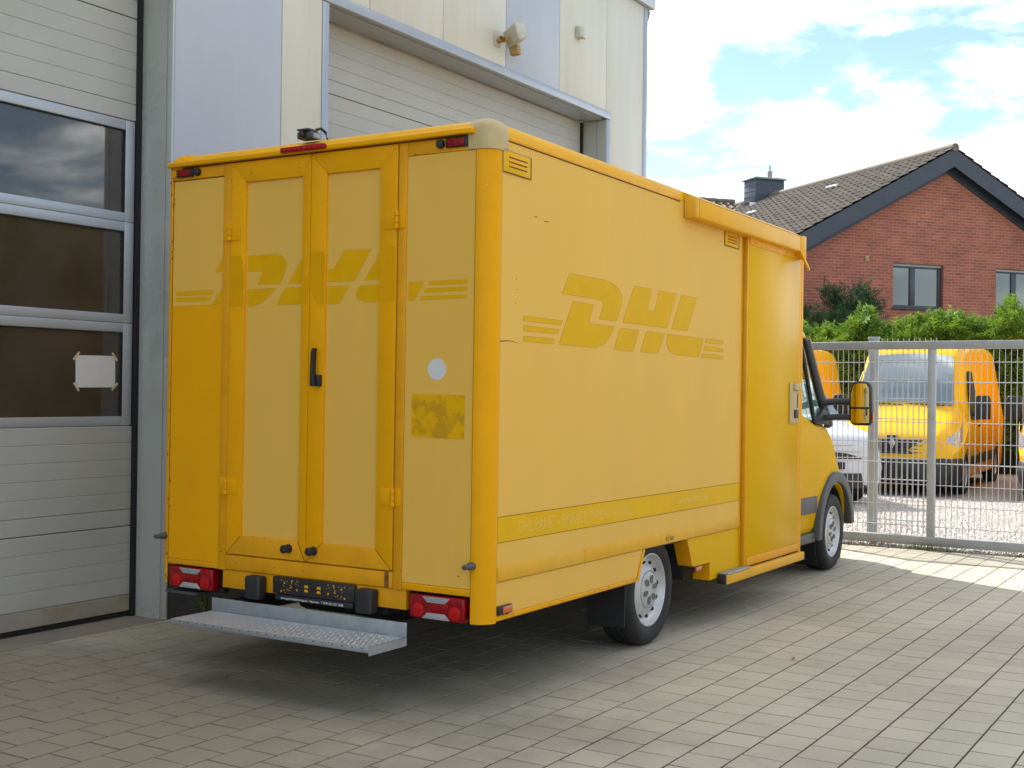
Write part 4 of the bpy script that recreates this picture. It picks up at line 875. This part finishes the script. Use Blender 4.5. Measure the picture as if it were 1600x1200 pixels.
def ztop(keys, x):
    st = catmull(keys, 220)
    for a, b in zip(st[:-1], st[1:]):
        if a[0] <= x <= b[0] and b[0] > a[0]:
            t = (x-a[0])/(b[0]-a[0]); return a[2]+(b[2]-a[2])*t
    return st[-1][2]
def sheet(name, f, us, vs, mt, parent):
    V = [f(u, v) for u in us for v in vs]; n = len(vs)
    F = [(i*n+j, i*n+j+1, (i+1)*n+j+1, (i+1)*n+j) for i in range(len(us)-1) for j in range(n-1)]
    return MB().add(V, F).build(name, mt, parent, smooth=True)
def lin(a, b, n): return [a+(b-a)*i/(n-1) for i in range(n)]
def small_wheel(root, x, y, s, r=.33, hubm=None):
    w = MB().lathe([(.20, .015), (.19, .03), (.15, .045), (.10, .02), (0, .02)], (0, 0, 0), 'y', 28).build('wheel', hubm or STEEL, root, smooth=True); w.location = (x, y, r); w.rotation_euler = (0, 0, 0 if s < 0 else math.pi)
    MB().lathe([(.20, .02), (.23, .0), (.30, .0), (r, .03), (r, .18), (.30, .21), (.2, .2)], (0, 0, 0), 'y', 32).build('tyre', RUBBER, w, smooth=True)
def make_van():
    root = empty('delivery_van')
    body = loft(VK, 0, 60).build('body', VY, root, smooth=True, angle=40)
    cut = []
    for x in (.98, 4.45):
        c = MB().lathe([(0, 0), (.40, 0), (.40, 2.4), (0, 2.4)], (x, -1.2, .33), 'y', 36).build('cut', None); c.parent = root; cut.append(c)
    boolean_cut(body, cut)
    for x in (.98, 4.45):
        for s in (-1, 1): small_wheel(root, x, s*.965, s)
    bx('underbody', .5, 5.2, -.72, .72, .22, .30, CHASSIS, root); bx('wheel_house', .52, 1.44, -.70, .70, .30, .78, CHASSIS, root)
    # windscreen follows the lofted nose
    us = lin(.90, 1.47, 10); vs = lin(-1, 1, 13)
    def wf(u, v):
        hw = .80-.10*(u-.9)/.57
        uu = u+.012*(1-v*v)
        return (uu-.012, v*hw*(.97 if abs(v) > .95 else 1), ztop(VK, uu)+.05*(1-abs(v)**2*.9)+.010)
    sheet('windscreen', wf, us, vs, VGLASS, root)
    for y0, y1 in ((-.62, .02), (.02, .62)): MB().tube([(.875, y0, 1.425), (.885, (y0+y1)/2, 1.44), (.90, y1, 1.44)], .010, 6).build('wiper', BLACKP, root)
    MB().prism([(.80, -.62), (.86, -.66), (.87, .66), (.80, .62)], 'z', 1.37, 1.415).build('cowl', BLACKP, root) if False else None
    for s in (-1, 1):
        # headlamp wraps the corner
        def hf(u, v, s=s):
            x = .05+u*.45; z = .70+u*.34+(v-.5)*(.16+.18*u); y = (.60+.365*min(1, u*1.55))
            return (x-.012, s*(y+.008), z)
        sheet('headlamp', hf, lin(0, 1, 8), lin(0, 1, 5), HEADL, root)
        MB().prism([(1.32, 1.17), (2.02, 1.17), (2.02, 1.96), (1.72, 1.96), (1.45, 1.62)], 'y', s*.90, s*.972).build('side_window', VGLASS, root) if False else None
        q = [(1.34, s*1.003, 1.20), (2.05, s*1.003, 1.20), (2.05, s*.862, 1.98), (1.76, s*.862, 1.98), (1.50, s*.925, 1.64)]
        MB().add(q, [(0, 1, 2, 3, 4)]).build('side_window', VGLASS, root)
        for a, b in ((q[0], q[4]), (q[4], q[3]), (q[3], q[2]), (q[2], q[1]), (q[1], q[0])): MB().tube([a, b], .014, 5).build('window_rubber', BLACKP, root)
        mr = MB().prism([(-.12, -.20), (.10, -.20), (.125, -.12), (.12, .12), (.09, .19), (-.10, .19), (-.125, .1)], 'x', 0, .10).build('mirror', BLACKP, root, bevel=.02); mr.location = (1.30, s*1.16, 1.40); mr.rotation_euler = (0, 0, R(-8*s))
        MB().tube([(1.38, s*.98, 1.28), (1.36, s*1.10, 1.30)], .03, 6).build('mirror_arm', BLACKP, root)
        MB().box(2.2, 4.0, s*.992-.012, s*.992+.012, .46, .62).build('side_moulding', VBLK, root, bevel=.008); MB().box(1.42, 2.15, s*.988-.012, s*.988+.012, .46, .60).build('side_moulding', VBLK, root, bevel=.008)
        for x in (2.12, 3.35): MB().add([(x, s*.9985, .62), (x+.008, s*.9985, .62), (x+.008, s*.9975, 1.15), (x, s*.9975, 1.15)], [(0, 1, 2, 3)]).build('door_seam', SEAM, root)
        MB().box(2.0, 2.12, s*1.002-.01, s*1.002+.012, 1.07, 1.10).build('door_handle', BLACKP, root, bevel=.004)
    # bumper and grille
    kb = [(-.045, .30, .56, .50, .60, .45, .55, .08, .0), (.02, .22, .60, .74, .84, .45, .80, .08, .0), (.18, .19, .62, .90, .965, .45, .93, .06, .0), (.48, .19, .60, .965, 1.0, .45, .985, .04, .0), (.56, .20, .56, .965, 1.0, .45, .985, .02, .0)]
    bmp = loft(kb, 0, 24).build('bumper', VBLK, root, smooth=True)
    c = MB().lathe([(0, 0), (.41, 0), (.41, 2.4), (0, 2.4)], (.98, -1.2, .33), 'y', 36).build('cut', None); c.parent = root; boolean_cut(bmp, [c])
    bx('air_intake', -.052, -.02, -.42, .42, .30, .40, CHASSIS, root, .01)
    def gf(u, v): return (-.016+.055*abs(v)**2.2-.0+u*.03, v*.60, .66+u*.22)
    sheet('grille', gf, lin(0, 1, 3), lin(-1, 1, 13), BLACKP, root)
    for k in range(4): MB().tube([(gf(.1+.25*k, v)[0]-.008, gf(.1+.25*k, v)[1], gf(.1+.25*k, v)[2]) for v in lin(-.97, .97, 9)], .008, 5).build('grille_bar', GREYP, root)
    MB().prism([(0, -.10), (.052, 0), (0, .10), (-.052, 0)], 'x', -.05, -.03).build('emblem', CHROME, root, bevel=.005).location = (0, 0, .83)
    bx('emblem_plate', -.034, -.012, -.09, .09, .71, .95, BLACKP, root, .02)
    bx('plate_holder', -.060, -.046, -.26, .26, .42, .53, BLACKP, root, .004)
    return root
van = make_van()
VG = 'yellow vans parked in a row behind the gate'
def place_van(o, x, y, rz, label, z=-.012, grp=VG):
    o.location = (x, y, z); o.rotation_euler = (0, R(.0), R(rz)); tag(o, label, 'van', grp)
place_van(van, 19.75, 5.20, 3.2, 'yellow high roof van facing the gate, its whole front in view through the mesh')
place_van(copy_tree(van), 19.9, 2.42, 3.2, 'yellow van cut off by the right edge of the picture behind the gate')
place_van(copy_tree(van), 20.1, 8.38, 3.2, 'yellow van half hidden behind the mirror of the box truck')
iv = copy_tree(van); iv.location = (8.5, 10.9, 0); iv.rotation_euler = (0, 0, R(80)); iv['label'] = 'dim yellow van standing inside the workshop behind the glazed left door'; iv['category'] = 'van'; del iv['group']
# white car
WC = mat('white_car_paint', (.60, .61, .63), .25, coat=.5)
wk = [(.0, .30, .84, .74, .80, .5, .74, .06, .0), (.05, .26, .95, .82, .87, .55, .80, .08, .02), (.22, .24, 1.03, .86, .91, .6, .82, .12, .03), (.6, .23, 1.12, .86, .91, .7, .80, .14, .04), (1.05, .23, 1.22, .88, .92, .8, .80, .12, .04), (1.35, .23, 1.42, .88, .92, .9, .74, .12, .04), (1.75, .23, 1.72, .88, .92, .95, .68, .12, .04), (2.2, .23, 1.82, .88, .92, .95, .68, .14, .03), (3.9, .23, 1.80, .88, .92, .95, .69, .14, .02), (4.3, .28, 1.60, .86, .90, .95, .68, .12, .0), (4.4, .35, 1.30, .82, .86, .9, .66, .10, .0)]
car = empty('white_car'); tag(car, 'white compact van with chrome grille bars seen between truck nose and yellow van', 'car')
cb_ = loft(wk, 0, 50).build('body', WC, car, smooth=True, angle=40)
ct = []
for x in (.85, 3.55):
    c = MB().lathe([(0, 0), (.37, 0), (.37, 2.4), (0, 2.4)], (x, -1.2, .31), 'y', 32).build('cut', None); c.parent = car; ct.append(c)
boolean_cut(cb_, ct)
for x in (.85, 3.55):
    for s in (-1, 1): small_wheel(car, x, s*.88, s, .31)
bx('underbody', .4, 4.1, -.66, .66, .2, .3, CHASSIS, car); bx('wheel_house', .45, 1.25, -.64, .64, .3, .75, CHASSIS, car)
sheet('windscreen', lambda u, v: (u, v*(.72-.08*(u-1.1)/.6), ztop(wk, u)+.045*(1-v*v)+.008), lin(1.10, 1.72, 8), lin(-1, 1, 11), VGLASS, car)
def gw(u, v): return (-.015+.03*abs(v)**3+u*.035, v*.70, .66+u*.23)
sheet('grille', gw, lin(0, 1, 3), lin(-1, 1, 11), BLACKP, car)
for k in range(3): MB().tube([(gw(.12+.36*k, v)[0]-.01, gw(.12+.36*k, v)[1], gw(.12+.36*k, v)[2]) for v in lin(-.95, .95, 9)], .010, 5).build('chrome_bar', CHROME, car)
for s in (-1, 1):
    sheet('headlamp', lambda u, v, s=s: (.06+u*.40-.012, s*(.55+.33*min(1, u*1.5)+.008), .74+u*.10+(v-.5)*(.15+.10*u)), lin(0, 1, 7), lin(0, 1, 4), HEADL, car)
    MB().lathe([(0, .012), (.05, .01), (.06, 0)], (.03, s*.60, .36), 'x', 16, sgn=-1).build('fog_lamp', HEADL, car)
def bf(u, v): return (-.055+.12*abs(v)**2.4+.01*u, v*.80, .25+u*.21)
sheet('lower_bumper', bf, lin(0, 1, 3), lin(-1, 1, 13), VBLK, car)
bx('plate_holder', -.05, -.03, -.26, .26, .52, .62, BLACKP, car, .004)
car.location = (17.2, 5.45, -.012); car.rotation_euler = (0, 0, R(42))

# ================================================================== hedge, shrub, weed
def leaf_mat(name, a, b, sc=1.2):
    mt = bpy.data.materials.new(name); mt.use_nodes = True; t = mt.node_tree; p = t.nodes['Principled BSDF']
    g_ = t.nodes.new('ShaderNodeNewGeometry'); n = t.nodes.new('ShaderNodeTexNoise'); n.inputs['Scale'].default_value = sc; n.inputs['Detail'].default_value = 6
    t.links.new(g_.outputs['Position'], n.inputs['Vector'])
    w = t.nodes.new('ShaderNodeMath'); w.operation = 'MULTIPLY_ADD'; t.links.new(g_.outputs['Random Per Island'], w.inputs[0]); w.inputs[1].default_value = .45; t.links.new(n.outputs['Fac'], w.inputs[2])
    mr = t.nodes.new('ShaderNodeMapRange'); mr.inputs['From Min'].default_value = .35; mr.inputs['From Max'].default_value = 1.05; t.links.new(w.outputs[0], mr.inputs['Value'])
    mx_ = t.nodes.new('ShaderNodeMix'); mx_.data_type = 'RGBA'; t.links.new(mr.outputs[0], mx_.inputs[0]); mx_.inputs[6].default_value = (*a, 1); mx_.inputs[7].default_value = (*b, 1)
    t.links.new(mx_.outputs[2], p.inputs['Base Color']); p.inputs['Roughness'].default_value = .6
    tl = t.nodes.new('ShaderNodeBsdfTranslucent'); t.links.new(mx_.outputs[2], tl.inputs[0]); ms = t.nodes.new('ShaderNodeMixShader'); ms.inputs[0].default_value = .3
    t.links.new(p.outputs[0], ms.inputs[1]); t.links.new(tl.outputs[0], ms.inputs[2]); t.links.new(ms.outputs[0], t.nodes['Material Output'].inputs[0])
    return mt
THUJA = leaf_mat('thuja_leaf', (.045, .12, .014), (.25, .40, .05)); DARKLEAF = leaf_mat('dark_conifer_leaf', (.020, .05, .018), (.08, .14, .045)); BARK = mat('bark', (.07, .05, .035), .95, var=.3, var_scale=20)
def spray(mb, p, d, L, rnd):
    """a small flat fan of scale leaves: stem with side leaflets"""
    d = d.normalized(); s = d.cross(Vector((rnd.gauss(0, 1), rnd.gauss(0, 1), rnd.gauss(0, 1)))).normalized(); w = L*.11
    t = p+d*L
    mb.add([p-s*w*.5, p+s*w*.5, t], [(0, 1, 2)])
    for k in range(3):
        q = p+d*L*(.2+.25*k); l = L*(.5-.11*k)
        for sg in (-1, 1):
            e = q+(s*sg*.8+d*.6).normalized()*l
            mb.add([q-d*w*.7, q+d*w*.7, e], [(0, 1, 2)])
rnd = random.Random(11)
hedge = tag(empty('conifer_hedge', (27.2, 6.5, 0)), 'tall bright green conifer hedge running behind the parked yellow vans', 'hedge')
HX, HY = 27.2, 6.5
def htop(y): return 2.98+.20*noise.noise(Vector((y*.55, 0, 3)))+.14*noise.noise(Vector((y*1.7, 4, 3)))+(.52*math.exp(-((y-7.80)/.17)**2))+(.52*math.exp(-((y-4.72)/.20)**2))+.18*math.exp(-((y-6.0)/.5)**2)
cm_ = MB()
ys = lin(0, 13, 66)
prof = [(-.45, 0), (-.50, 1.2), (-.38, -.45), (.0, -.22), (.4, -.45), (.5, 1.2), (.45, 0)]
V = []
for y in ys:
    h = htop(y)
    for dx, z in prof: V.append((dx+.1*noise.noise(Vector((y*1.5, dx, z))), y-HY, z if z >= 0 else h+z))
n_ = len(prof); cm_.add(V, [(i*n_+j, i*n_+j+1, (i+1)*n_+j+1, (i+1)*n_+j) for i in range(len(ys)-1) for j in range(n_-1)])
cm_.build('opaque_core', mat('added_hedge_core', (.012, .016, .006), .95), hedge)  # near-black shell added inside the foliage to block light
lm = MB()
for i in range(15000):
    y = rnd.uniform(.2, 12.8); h = htop(y); k = rnd.random()
    if k < .50:
        a = rnd.uniform(-1, 1); p = Vector((a*.5, y-HY, h-.42*a*a-rnd.random()**2*.35)); d = Vector((rnd.gauss(-.25, .5), rnd.gauss(0, .55), rnd.uniform(.5, 1.2)))
    else:
        z = h-.25-rnd.random()**1.3*2.6
        p = Vector((-.44-rnd.random()*.12, y-HY, max(z, .1))); d = Vector((rnd.uniform(-1, -.3), rnd.gauss(0, .6), rnd.uniform(-.1, .9)))
    c_ = .75+.6*noise.noise(Vector((y*2.2, p.z*2.2, p.x*2)))
    if rnd.random() > c_+.25: continue
    spray(lm, p, d, rnd.uniform(.14, .40), rnd)
lm.build('foliage', THUJA, hedge, fix=False)
for k in range(9): MB().tube([(0, .8+k*1.4-HY, 0), (.03, .82+k*1.4-HY, 2.2)], [.06, .03], 7).build('stem', BARK, hedge)
def conifer(name, loc, h, r, seed, label, mt):
    rn = random.Random(seed); root = tag(empty(name, loc), label, 'shrub')
    MB().tube([(0, 0, 0), (.03, .02, h*.5), (0, 0, h*.92)], [.07, .05, .012], 8).build('trunk', BARK, root, smooth=True)
    f = MB(); tips = []
    for k in range(46):
        a = rn.uniform(0, 6.28); z = h*rn.uniform(.35, 1.0); rr = r*(1.15-.75*(z/h))*rn.uniform(.5, 1.1)
        tips.append(Vector((rr*math.cos(a), rr*math.sin(a), z)))
    br = MB()
    for tp_ in tips: br.tube([(0, 0, tp_.z*.75), tuple(tp_)], [.02, .005], 5)
    br.build('branches', BARK, root)
    for i in range(8200):
        tp_ = rn.choice(tips); u = rn.uniform(.35, 1.05); base = Vector((tp_.x*u, tp_.y*u, tp_.z*(.75+.25*u)))
        p = base+Vector((rn.gauss(0, .16), rn.gauss(0, .16), rn.gauss(0, .14))); d = Vector((tp_.x+rn.gauss(0, .5), tp_.y+rn.gauss(0, .5), rn.uniform(.1, 1.1)))
        spray(f, p, d, rn.uniform(.12, .28), rn)
    f.build('crown', mt, root, fix=False); return root
SH = 'dark shrubs against the brick house'
conifer('conifer_shrub', (31.5, 9.4, 0), 4.25, 1.5, 3, 'dark green conifer shrub rising above the hedge below the brick wall window', DARKLEAF)
conifer('conifer_shrub', (31.6, 11.2, 0), 3.95, 1.2, 4, 'smaller dark conifer shrub above the hedge, nearest the box truck', DARKLEAF)
wd = tag(empty('weed', (6.02, 6.18, 0)), 'small leafy weed at the foot of the wall behind the truck step', 'plant')
WLEAF = leaf_mat('weed_leaf', (.04, .09, .02), (.14, .18, .05), 8)
for k in range(16):
    a = rnd.uniform(0, 6.28); h = rnd.uniform(.05, .2); d = Vector((math.cos(a), math.sin(a), 0)); s = d.cross(Vector((0, 0, 1)))*.022; l = rnd.uniform(.04, .10)
    b = Vector((0, 0, .0)); m1 = d*l*.5+Vector((0, 0, h)); t = d*l*1.3+Vector((0, 0, h*.9))
    MB().add([b, m1-s, m1+s, t], [(0, 1, 2), (1, 3, 2)]).build('leaf', WLEAF, wd)
MB().tube([(0, 0, 0), (.01, 0, .15)], .004, 5).build('stem', mat('weed_stem', (.1, .14, .04), .8), wd)

# ================================================================== brick house
HR = tag(empty('brick_house', (35.251, 8.613, 0), (0, 0, R(-38))), 'red brick house with brown tiled gable roof beyond the hedge', 'house')
def brick_mat():
    mt = bpy.data.materials.new('red_brick'); mt.use_nodes = True; t = mt.node_tree; b = t.nodes['Principled BSDF']
    c = t.nodes.new('ShaderNodeTexCoord'); mp = t.nodes.new('ShaderNodeMapping'); mp.inputs['Rotation'].default_value = (R(90), 0, 0); t.links.new(c.outputs['Object'], mp.inputs[0])
    br = t.nodes.new('ShaderNodeTexBrick'); t.links.new(mp.outputs[0], br.inputs['Vector'])
    br.inputs['Color1'].default_value = (.42, .125, .072, 1); br.inputs['Color2'].default_value = (.29, .088, .056, 1); br.inputs['Mortar'].default_value = (.40, .27, .215, 1)
    br.inputs['Scale'].default_value = 1; br.inputs['Brick Width'].default_value = .25; br.inputs['Row Height'].default_value = .083; br.inputs['Mortar Size'].default_value = .0065; br.inputs['Bias'].default_value = -.1; br.inputs['Mortar Smooth'].default_value = .1
    n = t.nodes.new('ShaderNodeTexNoise'); n.inputs['Scale'].default_value = 1.3; n.inputs['Detail'].default_value = 6; t.links.new(c.outputs['Object'], n.inputs['Vector'])
    mr = t.nodes.new('ShaderNodeMapRange'); mr.inputs['From Min'].default_value = .3; mr.inputs['From Max'].default_value = .7; mr.inputs['To Min'].default_value = .85; mr.inputs['To Max'].default_value = 1.12; t.links.new(n.outputs['Fac'], mr.inputs['Value'])
    mm = t.nodes.new('ShaderNodeMix'); mm.data_type = 'RGBA'; mm.blend_type = 'MULTIPLY'; mm.inputs[0].default_value = 1; t.links.new(br.outputs['Color'], mm.inputs[6]); t.links.new(mr.outputs[0], mm.inputs[7]); t.links.new(mm.outputs[2], b.inputs['Base Color'])
    bp = t.nodes.new('ShaderNodeBump'); bp.inputs['Strength'].default_value = .6; bp.inputs['Distance'].default_value = .01; bp.invert = True; t.links.new(br.outputs['Fac'], bp.inputs['Height']); t.links.new(bp.outputs[0], b.inputs['Normal']); b.inputs['Roughness'].default_value = .9
    return mt
BRICK = brick_mat(); SLATE = mat('slate_cladding', (.040, .050, .072), .5, var=.15, var_scale=3); FRAME = mat('anthracite_frame', (.045, .050, .062), .4)
TILE = mat('roof_tile', (.15, .122, .095), .8, var=.30, var_scale=2.2, alt=(.20, .19, .165), alt_scale=5, alt_lo=.55, alt_hi=.75)
GC, HW_, RZ, SL = .92, 6.0, 8.50, .532
def roofz(u, top=RZ): return top-SL*abs(u-GC)
WT = RZ-.20
cols = [-5.05, -.845, .85, 2.69, 4.385, 6.87]; wm = MB()
def colpoly(a, b, z0):
    p = [(a, z0), (b, z0), (b, roofz(b, WT))]
    if a < GC < b: p.append((GC, WT))
    p.append((a, roofz(a, WT))); return p
for i in range(5):
    a, b = cols[i], cols[i+1]
    if i in (1, 3):
        wm.prism([(a, 0), (b, 0), (b, 4.0), (a, 4.0)], 'y', 0, .3); wm.prism(colpoly(a, b, 5.24), 'y', 0, .3)
    else: wm.prism(colpoly(a, b, 0), 'y', 0, .3)
wm.box(-5.05, -4.75, .301, 15, 0, roofz(-5.05, WT)-.02); wm.box(6.57, 6.87, .301, 15, 0, roofz(6.87, WT)-.02); wm.box(-4.749, 6.569, 14.7, 15, 0, 5.0)
wm.build('wall', BRICK, HR)
for u0, u1 in ((-.845, .85), (2.69, 4.385)):
    w_ = bx('window', u0+.005, u1-.005, .20, .22, 4.0, 5.235, mat('house_room', (.05, .055, .055), .6), HR)
    for (a, b, c, d) in ((u0+.003, u1-.003, 5.13, 5.175), (u0+.003, u1-.003, 4.003, 4.09), (u0+.003, u0+.07, 4.091, 5.129), (u1-.12, u1-.003, 4.091, 5.129), (u0+.62, u0+.80, 4.091, 5.129)): bx('frame', a, b, .09, .16, c, d, FRAME, w_, .006)
    bx('shutter_box', u0+.003, u1-.003, .085, .16, 5.176, 5.237, mat('shutter_slat', (.42, .44, .44), .5), w_); bx('sill', u0-.05, u1+.08, -.06, .085, 3.955, 3.999, SLATE, w_, .006)
    for a, b in ((u0+.071, u0+.619), (u0+.801, u1-.121)): bx('pane', a, b, .12, .125, 4.092, 5.128, mat('house_pane', (.05, .06, .065), .06, spec=.8, coat=.6), w_)
bx('vent_cover', -1.79, -1.67, -.03, -.001, 5.24, 5.39, mat('brass_vent', (.36, .28, .12), .5, .2), HR, .008)
# verge boards and soffit
for s in (-1, 1):
    ue = GC+s*(HW_+.35)
    plate('verge_board', [(GC, RZ-.02), (ue, roofz(ue)-.02), (ue, roofz(ue)-.50), (GC, RZ-.52)], 'y', -.34, -.30, SLATE, 0, HR)
    plate('verge_soffit', [(GC, RZ-.12), (ue, roofz(ue)-.12), (ue, roofz(ue)-.15), (GC, RZ-.15)], 'y', -.299, .25, SLATE, 0, HR)
    plate('gable_cladding', [(GC, RZ-.16), (ue-s*.4, roofz(ue-s*.4)-.16), (ue-s*.4, roofz(ue-s*.4)-.66), (GC, RZ-.66)], 'y', -.05, -.002, SLATE, 0, HR)
# tiled slopes: real waves and steps
def tiles(name, org, along, down, length, run, parent, tw=.30, tl=.345):
    mb_ = MB(); nrm = along.cross(down).normalized()
    if nrm.z < 0: nrm = -nrm
    nc = int(length/tw); nr = int(run/tl); S_ = 6; V = []; F = []
    for r in range(nr):
        for e, hgt in ((0, .012), (1.06, .048)):
            for c in range(nc*S_+1):
                a = c/S_*tw; ph = (c % S_)/S_
                wv = .032*(math.sin(2*math.pi*ph)+.3*math.sin(4*math.pi*ph))
                cell = int(c//S_)*7919+r*104729
                jit = ((cell*2654435761) % 1000)/1000*.012
                V.append(org+along*a+down*(r+e)*tl+nrm*(hgt+wv+jit))
        b0 = len(V)-2*(nc*S_+1); n2_ = nc*S_+1
        F += [(b0+c, b0+c+1, b0+n2_+c+1, b0+n2_+c) for c in range(nc*S_)]
        o0 = len(V)
        V += [v-nrm*.035 for v in V[b0+n2_:b0+2*n2_]]
        F += [(b0+n2_+c, b0+n2_+c+1, o0+c+1, o0+c) for c in range(nc*S_)]
    mb_.add(V, F); return tag(mb_.build(name, TILE, parent, fix=False), kind='stuff')
cs = math.hypot(1, SL)
for s in (-1, 1):
    tiles('roof_tiles', Vector((GC, -.36, RZ)), Vector((0, 1, 0)), Vector((s/cs, 0, -SL/cs)), 15.6, (HW_+.4)*cs, HR)
    plate('roof_deck', [(GC, RZ-.03), (GC+s*(HW_+.4), roofz(GC+s*(HW_+.4))-.03), (GC+s*(HW_+.4), roofz(GC+s*(HW_+.4))-.11), (GC, RZ-.11)], 'y', -.32, 15.2, SLATE, 0, HR)
rme = None
for k in range(38):
    if rme is None: o = MB().lathe([(.0, 0), (.115, 0), (.125, .42), (.0, .42)], (0, 0, 0), 'y', 14).build('ridge_tile', TILE, HR, smooth=True); rme = o.data
    else: o = link('ridge_tile', rme, HR)
    o.location = (GC, -.38+k*.40, RZ+.015)
# wing with its own ridge across the back
wz = 8.55; wy = 11.2
wing = bx('wing_wall', -9, -5.06, 5.5, 16.8, 0, 5.2, BRICK, HR)
for s in (-1, 1):
    tiles('wing_roof_tiles', Vector((-9.4, wy, wz)), Vector((1, 0, 0)), Vector((0, s/cs, -SL/cs)), 10.3, 6.2*cs, HR)
    plate('wing_roof_deck', [(wy, wz-.03), (wy+s*6.2, wz-.03-SL*6.2), (wy+s*6.2, wz-.12-SL*6.2), (wy, wz-.12)], 'x', -9.3, .9, SLATE, 0, HR)
for k in range(25): link('ridge_tile', rme, HR).matrix_local = Matrix.Translation((-9.4+.40*k, wy, wz+.015)) @ Matrix.Rotation(R(-90), 4, 'Z')
# chimney
ch = bx('chimney', .30, 1.45, 9.15, 9.95, 7.6, 9.10, SLATE, HR, .01)
bx('chimney_cover', .24, 1.51, 9.08, 10.02, 9.105, 9.17, mat('lead_cover', (.22, .26, .26), .5, .3), ch, .01)
for k in range(6): bx('slate_row', .293, 1.457, 9.143, 9.957, 7.9+.2*k, 7.915+.2*k, FRAME, ch)
MB().tube([(1.2, 9.7, 9.17), (1.2, 9.7, 9.50)], .085, 10).build('flue_pipe', mat('clay_flue', (.34, .26, .21), .7), ch, smooth=True); MB().tube([(1.2, 9.7, 9.50), (1.2, 9.7, 9.72)], .035, 8).build('flue_tip', GALV, ch)
plate('lead_flashing', [(9.0, 8.12), (9.14, 8.12), (9.14, 8.26), (9.02, 8.24)], 'x', .05, .295, mat('bright_flashing', (.62, .64, .65), .35, .5), 0, HR)
def on_roof(y, d, name, L, mt, w=.1, hgt=.07):
    u = GC-d; o_ = MB().box(-w/2, w/2, -L/2, L/2, 0, hgt).build(name, mt, HR, bevel=.01); o_.location = (u, y, roofz(u)+.09); o_.rotation_euler = (0, -math.atan(SL), 0)
on_roof(3.6, 1.3, 'snow_hook', .55, mat('zinc_bright', (.6, .62, .63), .3, .5)); on_roof(7.1, 2.0, 'snow_hook', .55, MATS['zinc_bright'])
o_ = MB().box(-.09, .09, -.09, .09, 0, .42).build('vent_pipe', SLATE, HR, bevel=.02); o_.location = (GC-3.6, 6.0, roofz(GC-3.6)+.05)

# small things on the paving
LEAFD = mat('dry_leaf', (.30, .16, .06), .8)
for i, (x, y, s, lab) in enumerate(((7.05, 2.42, .03, 'dry brown leaf lying on the paving right of the rear wheel'), (4.2, 4.9, .02, 'tiny pale leaf lying on the paving behind the step'))):
    o = MB().add([(-s, 0, .004), (-s*.2, s*.45, .010), (s, 0, .006), (-s*.2, -s*.45, .009), (0, 0, .004)], [(0, 4, 1), (1, 4, 2), (2, 4, 3), (3, 4, 0)]).build('fallen_leaf', LEAFD)
    o.location = (x, y, .001); o.rotation_euler = (0, 0, i*1.1+.4); tag(o, lab, 'leaf')
